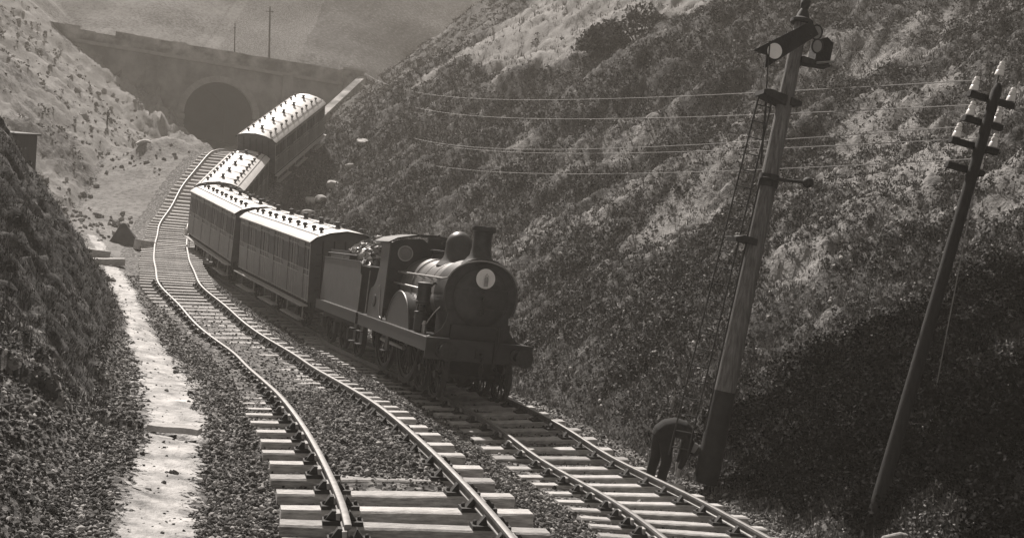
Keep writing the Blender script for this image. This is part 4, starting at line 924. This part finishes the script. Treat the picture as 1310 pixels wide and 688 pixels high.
# ------------------------------------------------------------------ the man bending by the post
def skin_body(name, verts, edges, rad, material, parent=None, root_i=0, lvl=2):
    me = bpy.data.meshes.new(name); me.from_pydata(verts, edges, []); o = bpy.data.objects.new(name, me); COL.objects.link(o)
    me.materials.append(material)
    md = o.modifiers.new('skin', 'SKIN')
    if not me.skin_vertices: me.skin_vertices.new()
    for i, r in enumerate(rad):
        rr = r if isinstance(r, tuple) else (r, r); me.skin_vertices[0].data[i].radius = rr; me.skin_vertices[0].data[i].use_root = (i == root_i)
    md.use_smooth_shade = True; s = o.modifiers.new('sub', 'SUBSURF'); s.levels = lvl; s.render_levels = lvl
    if parent: o.parent = parent
    return o
def build_man():
    x0, y0 = 2.95, 18.45; z0 = ground_z(x0, y0)
    g = empty('person', (x0, y0, z0)); tag(g, 'man in dark clothes bending low beside the signal post', 'person')
    # body: legs, trunk bent over to the right, neck, head, arms
    hip = (.06, 0, .90)
    V = [hip, (.0, .12, .86), (-.03, .13, .46), (-.09, .13, .08), (.03, .12, .03),            # far leg 1-4
         (.09, -.10, .86), (.14, -.12, .46), (.07, -.13, .08), (.20, -.14, .03),              # near leg 5-8
         (.18, 0, 1.04), (.36, 0, 1.05), (.50, 0, .95),                                        # spine 9-11
         (.55, 0, .87), (.585, 0, .81),                                                       # neck 12, skull base 13
         (.50, .19, .88), (.46, .22, .60), (.40, .20, .36), (.39, .18, .28),                    # far arm 14-17
         (.49, -.19, .87), (.43, -.23, .60), (.37, -.20, .36), (.36, -.18, .27)]               # near arm 18-21
    Ed = [(0, 1), (1, 2), (2, 3), (3, 4), (0, 5), (5, 6), (6, 7), (7, 8), (0, 9), (9, 10), (10, 11), (11, 12), (12, 13), (11, 14), (14, 15), (15, 16), (16, 17), (11, 18), (18, 19), (19, 20), (20, 21)]
    rad = [.09, .08, .07, .05, .045, .08, .07, .05, .045, .10, .10, .09, .055, .06, .05, .045, .04, .032, .05, .045, .04, .032]
    k = len(V)
    for base, sy in ((17, 1), (21, -1)):                                                   # five fingers on each hand, curled
        bx, by, bz = V[base]
        for j in range(4):
            oy = (j - 1.5) * .022; ln = (.075, .085, .08, .065)[j]
            V += [(bx - .005, by + oy, bz - .05), (bx - .012, by + oy, bz - .05 - ln * .5), (bx - .035, by + oy, bz - .05 - ln)]; Ed += [(base, k), (k, k + 1), (k + 1, k + 2)]; rad += [.011, .0095, .008]; k += 3
        V += [(bx + .03, by - sy * .02, bz - .03), (bx + .035, by - sy * .03, bz - .075)]; Ed += [(base, k), (k, k + 1)]; rad += [.012, .009]; k += 2
    skin_body('body', V, Ed, rad, M['skin'], g)
    # head with face, looking down at the hands
    H = Matrix.Translation((.615, 0, .735)) @ Matrix.Rotation(R(118), 4, 'Y')
    b = MB(); rings = []
    for t in np.linspace(-1.5, 1.5, 15):
        z = .115 * math.sin(t); r = math.cos(t) ** .85; rings.append([((.092 if math.cos(p) > 0 else .1) * r * math.cos(p) * (1 - (.18 if z < -.03 and math.cos(p) > 0 else 0)), .074 * r * math.sin(p) * (1 if z > -.03 else .85), z) for p in np.linspace(0, 2 * math.pi, 21)[:-1]])
    b.loft(rings); n_ = [(.085, 0, .02), (.112, 0, -.018), (.088, .018, -.03), (.088, -.018, -.03), (.084, 0, -.035)]
    b.add(n_, [(0, 2, 1), (0, 1, 3), (1, 2, 4), (1, 4, 3)])
    for s in (1, -1): b.lathe([(.012, -.008), (.022, -.004), (.022, .006), (.01, .01)], (-.01, s * .076, -.01), 'y', 10)
    hb = MB(); hb.add(b.v, b.f, 0, H); hd = hb.build('head', M['skin'], g, 60)
    b = MB()
    for s in (1, -1): b.lathe([(.009, 0), (.005, .006)], (.082, s * .03, .018), 'x', 8)
    b.box((.083, 0, -.062), (.012, .045, .006)); hb = MB(); hb.add(b.v, b.f, 0, H); hb.build('face_features', M['cloth'], hd)
    # flat cap and hair
    b = MB(); b.loft([[((.125 if math.cos(p) > 0 else .112) * q * math.cos(p), .10 * q * math.sin(p), z) for p in np.linspace(0, 2 * math.pi, 19)[:-1]] for q, z in ((.80, .045), (1.0, .06), (1.02, .085), (.8, .12), (.3, .132))])
    b.add([(.07, -.07, .055), (.165, -.045, .035), (.175, 0, .032), (.165, .045, .035), (.07, .07, .055), (.07, 0, .068)], [(0, 1, 5), (1, 2, 5), (2, 3, 5), (3, 4, 5)]); hb = MB(); hb.add(b.v, b.f, 0, H); hb.build('flat_cap', M['cloth2'], g, 60)
    # clothes, a little fuller than the body
    def tubes(name, parts, material, vox=.016):
        b = MB()
        for pts in parts:
            P_ = [Vector(p[:3]) for p in pts]; rings = []
            for q, p in enumerate(pts):
                t = (P_[min(q + 1, len(P_) - 1)] - P_[max(q - 1, 0)]).normalized(); sd_ = Vector((0, 1, 0)); sd_ = (sd_ - t * sd_.dot(t)).normalized(); nn = t.cross(sd_)
                ra, rb = p[3], p[4] if len(p) > 4 else p[3]
                rings.append([P_[q] + sd_ * ra * math.cos(a) + nn * rb * math.sin(a) for a in np.linspace(0, 2 * math.pi, 17)[:-1]])
            b.loft(rings)
        o = b.build(name, material, g, 0); md = o.modifiers.new('remesh', 'REMESH'); md.mode = 'VOXEL'; md.voxel_size = vox; md.use_smooth_shade = True
        sm = o.modifiers.new('smooth', 'SMOOTH'); sm.iterations = 4; sm.factor = .5
        return o
    legs = []
    for hp, kn, an in ((V[1], V[2], V[3]), (V[5], V[6], V[7])):
        legs.append([(hp[0] + .02, hp[1], hp[2] + .09, .10, .14), (hp[0] + .01, hp[1], hp[2] - .05, .115, .14), ((hp[0] + kn[0]) / 2, kn[1], .66, .10, .115), (kn[0], kn[1], kn[2], .085, .095), (kn[0] * .5 + an[0] * .5, kn[1], .28, .08, .088), (an[0] + .005, an[1], .07, .075, .09)])
    tubes('trousers', legs + [[(-.05, 0, .83, .15, .09), (0, 0, .90, .20, .15), (.10, 0, .97, .195, .15), (.18, 0, 1.02, .17, .13)]], M['cloth'])
    arms = []
    for sh, el, wr in ((V[14], V[15], V[16]), (V[18], V[19], V[20])):
        arms.append([(.44, sh[1] * .75, .93, .10), (sh[0], sh[1], sh[2], .092), ((sh[0] + el[0]) / 2, (sh[1] + el[1]) / 2, (sh[2] + el[2]) / 2, .076), (el[0], el[1], el[2], .066), (wr[0] * .9 + el[0] * .1, wr[1], wr[2] + .03, .05)])
    tubes('jacket', arms + [[(-.06, 0, .86, .19, .13), (.0, 0, .95, .215, .165), (.10, 0, 1.035, .215, .175), (.24, 0, 1.075, .22, .175), (.38, 0, 1.045, .225, .17), (.48, 0, .97, .20, .14), (.545, 0, .90, .12, .09)]], M['cloth'])
    for fx, fy, nm in ((-.10, .13, 'boot'), (.07, -.13, 'boot')):
        b = MB(); b.loft([[(fx + .07 + x, fy + .047 * q * math.cos(t), .055 + .052 * w * math.sin(t)) for t in np.linspace(0, 2 * math.pi, 13)[:-1]] for x, q, w in ((-.13, .5, .6), (-.11, .9, .95), (-.02, .95, 1.1), (.07, 1.05, .8), (.15, .9, .6), (.19, .5, .4))]); b.tube([(fx, fy, .08), (fx, fy, .2)], [.06, .058], 12); b.build(nm, M['tar'], g, 60)
build_man()

# ------------------------------------------------------------------ odds and ends
def rock(name, loc, size, material, label, cat, seed, group=None, sink=.25, pts=None):
    r_ = random.Random(seed); import bmesh
    b = bmesh.new(); bmesh.ops.create_icosphere(b, subdivisions=3, radius=1)
    o3 = [Vector((r_.gauss(0, 1), r_.gauss(0, 1), r_.gauss(0, 1))).normalized() for _ in range(14)]; h3 = [r_.uniform(.62, .95) for _ in o3]
    for v in b.verts:
        c = v.co.normalized(); k = 1
        for d, h in zip(o3, h3):
            q = c.dot(d)
            if q > 1e-3: k = min(k, h / q)
        v.co = c * k * (1 + .05 * float(vnoise(np.array([c.x * 4 + c.z * 3]), np.array([c.y * 4 - c.z * 2]), seed)[0]))
        v.co.x *= size[0]; v.co.y *= size[1]; v.co.z *= size[2]
    me = bpy.data.meshes.new(name); b.to_mesh(me); me.materials.append(material); me.polygons.foreach_set('use_smooth', [True] * len(me.polygons)); me.set_sharp_from_angle(angle=R(28))
    o = bpy.data.objects.new(name, me); COL.objects.link(o); o.location = (loc[0], loc[1], loc[2] + size[2] * (1 - 2 * sink)); o.rotation_euler.z = r_.uniform(0, 6)
    return tag(o, label, cat, group)
def gz(x, y): return ground_z(x, y)
# big leaning dark slab of rock by the end of the path
def slab_rock():
    x, y = -19.6, 52.8; z = gz(x, y); b = MB()
    b.add([(-.9, -.35, -.4), (.95, -.3, -.4), (1.0, .45, -.4), (-.8, .5, -.4), (-.55, -.15, .35), (.55, -.12, .42), (.6, .3, .3), (-.4, .35, .4), (-.22, 0, 1.02), (.0, .05, 1.08), (.02, .25, .95), (-.2, .25, .9)], [(3, 2, 1, 0), (0, 1, 5, 4), (1, 2, 6, 5), (2, 3, 7, 6), (3, 0, 4, 7), (4, 5, 9, 8), (5, 6, 10, 9), (6, 7, 11, 10), (7, 4, 8, 11), (8, 9, 10, 11)])
    o = b.build('boulder', M['rockd'], None, 20, .05); o.location = (x, y, z); tag(o, 'dark pointed boulder standing where the footpath ends', 'boulder')
slab_rock()
def baulk(loc, L, w, h, yaw, tilt, m_, label, cat='timber', group=None):
    b = MB(); n = 6; r_ = random.Random(int(abs(loc[0] * 100))); rings = []
    for k in range(n):
        t = -L / 2 + L * k / (n - 1); j = lambda: r_.uniform(-.012, .012); rings.append([(t, -w / 2 + j(), -h / 2 + j()), (t, w / 2 + j(), -h / 2 + j()), (t, w / 2 + j(), h / 2 + j()), (t, -w / 2 + j(), h / 2 + j())])
    b.loft(rings); o = b.build('timber_baulk', m_, None, 30, .01); o.location = loc; o.rotation_euler = (0, tilt, yaw); return tag(o, label, cat, group)
for x, y, L, yaw, tl, lab in ((-18.4, 45.8, 1.6, .7, .12, 'upper of two squared timber baulks lying at the path edge'), (-17.0, 44.2, 1.3, .5, -.05, 'lower squared timber baulk lying nearest the footpath')):
    baulk((x, y, gz(x, y) + .16), L, .34, .3, yaw, tl, M['wood'], lab, 'timber', 'baulks by the path')
baulk((-18.1, 51.6, gz(-18.1, 51.6) + .22), .9, .55, .5, .9, .15, M['stone'], 'squared pale block lying just left of the far track', 'stone block')
# slab over the little drain across the path
b = MB(); b.loft([[(x, -.10 + .03 * math.sin(9 * x), -.05), (x, .10 + .03 * math.cos(7 * x), -.05), (x, .095 + .03 * math.cos(7 * x), .035), (x, -.095 + .03 * math.sin(9 * x), .035)] for x in np.linspace(-.36, .36, 7)]); o = b.build('stone_slab', M['stone'], None, 30, .01)
o.location = (-4.35, 14.05, -.655); o.rotation_euler = (0, -.02, -.08); tag(o, 'flat pale slab bridging the narrow drain across the footpath', 'slab')
# platelayers' hut on the left, half hidden by the near bank
def hut():
    x, y = -20.75, 41.2; z = gz(x, y); top = 2.3; hh = top - z + .4
    g = empty('lineside_hut', (x, y, z - .4), (0, 0, .05)); tag(g, 'small dark flat topped hut half hidden behind the left bank', 'hut')
    b = MB(); b.box((0, 0, hh / 2), (2.7, 2.2, hh)); b.build('wall', M['hut'], g)
    b = MB(); b.box((0, 0, hh + .045), (2.95, 2.45, .08)); b.build('roof', M['tar'], g, bevel=.01)
    b = MB(); b.box((.92, -1.105, hh - .75), (.34, .03, .62)); f = b.build('window', M['board'], g); b = MB(); b.box((.92, -1.125, hh - .75), (.2, .012, .48)); b.build('pane', mat('dusty_pane', .4, .3, 0, .2, 4), f)
    b = MB()
    for k in range(9): b.box((-1.3 + k * .325, -1.108, hh / 2), (.03, .02, hh - .02))
    b.build('cover_strip', M['hut'], g)
hut()
# tail lamp on the end of the second carriage
lx = bpy.data.objects['railway_carriage.001'].matrix_world @ Vector((1.28, -8.98, 1.02))
g = empty('tail_lamp', lx); tag(g, 'white lamp hung on the rear corner of the second carriage', 'lamp')
b = MB(); b.lathe([(.09, 0), (.1, .02), (.1, .24), (.06, .3), (.05, .36)], (-.02, .0, -.1), 'z', 14); b.build('body', M['white'], g); b = MB(); b.tube([(-.1, 0, .22), (-.06, 0, .34), (.02, 0, .34), (.06, 0, .22)], .012, 6); b.build('handle', M['iron'], g)
# fence post on the slipped slope
x, y = -33.6, 85.2; b = MB(); b.tube([(0, 0, -.5), (.02, 0, .6), (.03, .02, 1.25)], [.07, .065, .05], 8); o = b.build('stump_post', M['pole']); o.location = (x, y, gz(x, y)); tag(o, 'lone dark post on the slipped slope left of the tunnel', 'post')
# bottom right: white stone and half buried pale log
x, y = 5.56, 13.95; rock('white_stone', (x, y, gz(x, y)), (.075, .06, .055), M['white'], 'small bright white stone at the foot of the telegraph pole', 'stone', 5)
x, y = 5.40, 13.35; z = gz(x, y)
b = MB(); b.tube([(-.32, .0, -.12), (-.2, .02, .06), (0, .03, .12), (.2, .02, .1), (.33, 0, .0)], [.035, .045, .05, .045, .03], 10); o = b.build('bent_branch', M['wood3'], None, 60); o.location = (x, y, z + .0); tag(o, 'pale arched piece of bare timber lying in the undergrowth', 'branch')
# chalk lumps beside the reared carriage
CH = [(-13.0, 62), (-12.6, 63.5), (-12.2, 65), (-12.9, 66.2), (-11.9, 67.4), (-11.2, 69), (-12.4, 60.8), (-13.1, 59.4), (-10.8, 71)]
for i, (x, y) in enumerate(CH):
    s = .45 + .25 * random.random() if i != 0 else .85
    rock('chalk_lump', (x, y, gz(x, y)), (s, s * .8, s * .55), M['stone'], 'fallen lump of chalk on the bank right of the reared carriage', 'chalk lump', 30 + i, 'chalk lumps right of the train', .3)

for i, (x, y, sz, lab) in enumerate(((-27.2, 76, .7, 'broad broken block of chalk lying in the slump left of the far track'), (-35.0, 101, .9, 'pale block perched on the slump close to the tunnel mouth'))):
    rock('slipped_block', (x, y, gz(x, y)), (sz, sz * .7, sz * .5), M['stone'] if i % 2 == 0 else M['rockd'], lab, 'boulder', 60 + i, 'blocks in the slump', .35)

# ------------------------------------------------------------------ stones, grass and scrub nobody could count
ICO_V = None
def ico():
    import bmesh
    b = bmesh.new(); bmesh.ops.create_icosphere(b, subdivisions=1, radius=1)
    v = np.array([q.co[:] for q in b.verts]); f = np.array([[q.index for q in c.verts] for c in b.faces]); b.free(); return v, f
def rot_rand(n, g):
    q = g.normal(size=(n, 4)); q /= np.linalg.norm(q, axis=1)[:, None]; w, x, y, z = q.T
    return np.stack([1 - 2 * (y * y + z * z), 2 * (x * y - w * z), 2 * (x * z + w * y), 2 * (x * y + w * z), 1 - 2 * (x * x + z * z), 2 * (y * z - w * x), 2 * (x * z - w * y), 2 * (y * z + w * x), 1 - 2 * (x * x + y * y)], 1).reshape(n, 3, 3)
def in_view(x, y, pad=.06):
    return (np.abs(x) < (y + 1.5) * (.5 + pad))
def stones(name, label, n, ymax, size, material, where, seed, sink=.3, far=False):
    g = np.random.default_rng(seed)
    u = g.random(n * 3); y = 5.5 * (ymax / 5.5) ** (u ** .8) if not far else 36 + (ymax - 36) * u; x = (g.random(n * 3) * 2 - 1) * (y + 1.5) * .56
    z, K = lie(x, y); k = where(x, y, K, g); x, y, z = x[k][:n], y[k][:n], z[k][:n]; m_ = len(x)
    v, f = ico(); s = size * g.lognormal(0, .34, m_) * (1 + y / 60)
    Rm = rot_rand(m_, g); sh = g.uniform(.65, 1.2, (m_, len(v), 1)) * v[None] * g.uniform(.55, 1.1, (m_, 1, 3))
    V = np.einsum('nij,nkj->nki', Rm, sh) * s[:, None, None]
    V += np.stack([x, y, z + s * (1 - 2 * sink) * .7], 1)[:, None, :]
    F_ = f[None] + (np.arange(m_) * len(v))[:, None, None]
    o = np_mesh(name, V.reshape(-1, 3), F_.reshape(-1, 3), material, 3)
    return tag(o, label, name.replace('_', ' ') if len(name) < 20 else 'stones', None, 'stuff')
def on_ballast(x, y, K, g):
    l1, l2 = np.abs(x - K['x1']), np.abs(x - K['x2'])
    way = (K['dl'] <= .4) & (K['dr'] <= 1.2)
    between_sleepers = (l1 < 1.36) & ((y < 12.2) | (y > 20))
    p = np.where(way, 1.0, np.where((K['dl'] > 0) & (y < 15), .75, 0))
    # the footpath and the sleeper tops stay mostly bare
    pathx = np.interp(y, [5, 8.96, 10.15, 13.6, 18.8, 24.6, 32.6, 41.6, 49.7], [-3, -2.95, -3.28, -4.2, -6.05, -8.5, -11.7, -15.7, -19.6])
    p = np.where(np.abs(x - pathx) < .40 + .12 * np.sin(3 * y) * np.sin(1.3 * y), .045, p); p = np.where((l1 < 1.38), np.where((y > 12.4) & (y < 19.4) & (l1 < .66), 1, .22), p); p = np.where(l2 < 1.38, .2, p)
    return g.random(len(x)) < p
stone_mat = bpy.data.materials.new('mixed_ballast'); stone_mat.use_nodes = True
_sm(stone_mat, [(0, .03), (.45, .08), (.8, .19), (1, .5)])
stones('ballast', 'loose grey and white ballast stones between and beside the rails', 100000, 42, .0175, stone_mat, on_ballast, 11)

def leaves(name, label, cat, pts, rad, per, leaf, material, seed, flat=.7, kind='stuff', blade=False):
    """clumps of small leaf faces (or grass blades) round each point; pts Nx3, rad N, leaf N"""
    g = np.random.default_rng(seed); n = len(pts); N = n * per
    c = np.repeat(pts, per, 0); r = np.repeat(rad, per); l = np.repeat(leaf, per) * g.uniform(.6, 1.4, N)
    if blade:
        a = g.uniform(0, 2 * np.pi, N); off = np.stack([np.cos(a), np.sin(a), 0 * a], 1) * (r * g.random(N) * .5)[:, None]
        b0 = c + off; lean = g.uniform(.15, .7, N); tip = b0 + np.stack([np.cos(a) * lean, np.sin(a) * lean, np.sqrt(1 - lean ** 2)], 1) * l[:, None]
        w = np.stack([-np.sin(a), np.cos(a), 0 * a], 1) * (l * .07)[:, None]
        V = np.stack([b0 - w, b0 + w, tip], 1).reshape(-1, 3); F_ = np.arange(N * 3).reshape(-1, 3); k = 3
    else:
        d = g.normal(size=(N, 3)); d /= np.linalg.norm(d, axis=1)[:, None]; d[:, 2] = np.abs(d[:, 2])
        p = c + d * (r * g.random(N) ** .45)[:, None] * np.array([1, 1, flat])
        Rm = rot_rand(N, g); q = np.array([(-.5, -.32, 0), (.45, -.25, .06), (.55, .3, 0), (-.4, .34, -.05)])
        V = (np.einsum('nij,kj->nki', Rm, q) * l[:, None, None] + p[:, None, :]).reshape(-1, 3); F_ = np.arange(N * 4).reshape(-1, 4); k = 4
    o = np_mesh(name, V, F_, material, k)
    if label: tag(o, label, cat, None, kind)
    return o
leaf_mat = bpy.data.materials.new('heath_leaf'); leaf_mat.use_nodes = True; _sm(leaf_mat, [(0, .025), (.4, .055), (.75, .11), (1, .27)])
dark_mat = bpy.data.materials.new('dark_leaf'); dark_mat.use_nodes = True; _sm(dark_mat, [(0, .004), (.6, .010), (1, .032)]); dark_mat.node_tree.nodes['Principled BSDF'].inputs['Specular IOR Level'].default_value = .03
straw_mat = bpy.data.materials.new('straw'); straw_mat.use_nodes = True; _sm(straw_mat, [(0, .05), (.5, .14), (1, .34)])
def scatter(n, ymin, ymax, seed, where):
    g = np.random.default_rng(seed); u = g.random(n * 4); y = ymin * (ymax / ymin) ** u; x = (g.random(n * 4) * 2 - 1) * (y + 2) * .58
    z, K = lie(x, y); ch, sc, ba = masks(x, y, K); k = where(x, y, K, ch, sc, g); P = np.stack([x, y, z], 1)[k][:n]; return P
# right bank
P = scatter(52000, 10, 120, 21, lambda x, y, K, ch, sc, g: (K['dr'] > .7) & (K['py'] < .2) & (g.random(len(x)) < (.02 + .98 * sc ** 1.5) * np.clip(.2 + 2.2 * (fbm(x * .5, y * .5, 91, 3) + .28), .05, 1)))
leaves('heath', 'low dark heath and scrub covering the steep right bank', 'scrub', P, .09 + .003 * P[:, 1], 11, .026 + .0011 * P[:, 1], leaf_mat, 5, .55)
P = scatter(30000, 9, 90, 23, lambda x, y, K, ch, sc, g: (K['dr'] > .3) & (K['py'] < .2) & (g.random(len(x)) < .25 + .5 * sc))
leaves('dry_grass', 'dry pale grass tufts scattered over the right bank', 'grass', P, .15 + .004 * P[:, 1], 7, .08 + .0028 * P[:, 1], straw_mat, 6, blade=True)
# left bank
P = scatter(7000, 13, 40, 25, lambda x, y, K, ch, sc, g: (K['dl'] > .25) & (ch < .5) & (y > 13.5) & (g.random(len(x)) < .9))
leaves('bank_grass', 'dark rough grass hanging on the near left bank', 'grass', P, np.full(len(P), .2), 9, .06 + .0015 * P[:, 1], leaf_mat, 7, blade=True)
P2 = P[::8]; leaves('bank_scrub', 'dark low scrub on the near left bank', 'scrub', P2, np.full(len(P2), .2), 12, np.full(len(P2), .035), leaf_mat, 8, .4)
P3 = P[1::3]; leaves('pale_bank_grass', 'pale dry grass tufts on the near left bank', 'grass', P3, np.full(len(P3), .2), 7, .08 + .002 * P3[:, 1], straw_mat, 18, blade=True)
# scattered tussocks on the slipped chalk
P = scatter(1500, 38, 125, 27, lambda x, y, K, ch, sc, g: (K['dl'] > 0) & (K['py'] < 0) & (fbm(x * .2, y * .2, 95, 3) > .12) & (g.random(len(x)) < .8))
leaves('tussocks', 'small dark tussocks and debris on the slipped chalk slope', 'grass', P, .3 + 0 * P[:, 0], 12, np.full(len(P), .13), leaf_mat, 9)
# undergrowth bottom right
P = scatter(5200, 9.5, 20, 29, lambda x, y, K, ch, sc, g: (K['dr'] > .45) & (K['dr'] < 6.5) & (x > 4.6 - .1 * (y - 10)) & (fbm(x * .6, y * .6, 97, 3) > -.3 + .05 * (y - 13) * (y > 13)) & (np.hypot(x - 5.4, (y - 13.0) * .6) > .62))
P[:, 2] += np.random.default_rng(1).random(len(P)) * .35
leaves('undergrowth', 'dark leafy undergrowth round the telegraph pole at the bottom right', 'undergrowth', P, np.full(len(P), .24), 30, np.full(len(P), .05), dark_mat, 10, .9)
# bushes along the top edge of the bank
def shrub(x, y, w, h, lab, seed):
    z = gz(x, y); g = empty('shrub', (x, y, z)); tag(g, lab, 'shrub', 'bushes along the bank top'); r_ = np.random.default_rng(seed)
    b = MB(); tips = []
    for k in range(7):
        a = r_.uniform(0, 6.28); q = Vector((math.cos(a) * w * r_.uniform(.2, .5), math.sin(a) * w * .4, h * r_.uniform(.5, .85))); b.tube([(0, 0, -.2), q * .5 + Vector((0, 0, .1)), q], [.06, .04, .015], 5); tips.append(q)
    b.build('stem', M['stem'], g)
    n = 70; pts = np.stack([r_.uniform(-w / 2, w / 2, n), r_.uniform(-w / 3, w / 3, n), r_.uniform(.05, 1, n)], 1); pts[:, 2] = pts[:, 2] * h * np.clip(1.05 - np.abs(pts[:, 0] / (w / 2)) ** 2, .1, 1)
    o = leaves('foliage', None, None, pts, np.full(n, .55), 32, np.full(n, .2), leaf_mat, seed, .8); o.parent = g
shrub(6.2, 64.0, 4.2, 2.4, 'largest dark bush standing out along the top of the right bank', 41)
shrub(4.2, 65.6, 3.0, 1.5, 'smaller low bush left of the largest on the bank top', 42)

def on_slip(x, y, K, g):
    c = fbm(x * .15, y * .15, 99, 4)
    near = (K['x1'] - x > 2.4) & (K['dl'] < 3) & (y > 37)
    return (g.random(len(x)) < np.where(near, np.clip(.25 + 2.2 * c, 0, 1), np.where((K['dl'] >= 3) & (y > 37), np.clip(2.4 * c - .25, 0, .7), 0))) & (K['py'] < -.5)
rub_mat = bpy.data.materials.new('rubble_stone'); rub_mat.use_nodes = True; _sm(rub_mat, [(0, .11), (.5, .2), (1, .38)])
g_n = stones('rubble', 'broken chalk rubble strewn over the slipped slope left of the tunnel', 5000, 118, .07, rub_mat, on_slip, 13, .35, True)

def on_bank(x, y, K, g):
    return (K['dr'] > .8) & (K['py'] < -1) & (g.random(len(x)) < .12 + np.clip(1.5 * fbm(x * .2, y * .2, 71, 4) + .4 * (K['dr'] > 3.5) * (y < 48), 0, .8))
fleck = bpy.data.materials.new('chalk_fleck'); fleck.use_nodes = True; _sm(fleck, [(0, .18), (.6, .36), (1, .6)])
stones('chalk_flecks', 'small broken bits of chalk lying all over the right bank', 14000, 110, .026, fleck, on_bank, 17, .4)

# ------------------------------------------------------------------ the air
def haze():
    b = MB(); b.box((5, 95, 36), (420, 320, 90)); Mh = bpy.data.materials.new('haze_air'); Mh.use_nodes = True; t = Mh.node_tree; t.nodes.remove(t.nodes['Principled BSDF'])
    pv = t.nodes.new('ShaderNodeVolumePrincipled'); pv.inputs['Density'].default_value = .0018; pv.inputs['Color'].default_value = (.92, .87, .79, 1); pv.inputs['Anisotropy'].default_value = 0.0
    t.links.new(pv.outputs[0], t.nodes['Material Output'].inputs['Volume'])
    o = b.build('haze', Mh, None, 0); tag(o, 'thin pale haze filling the cutting', 'haze', None, 'stuff')
haze()
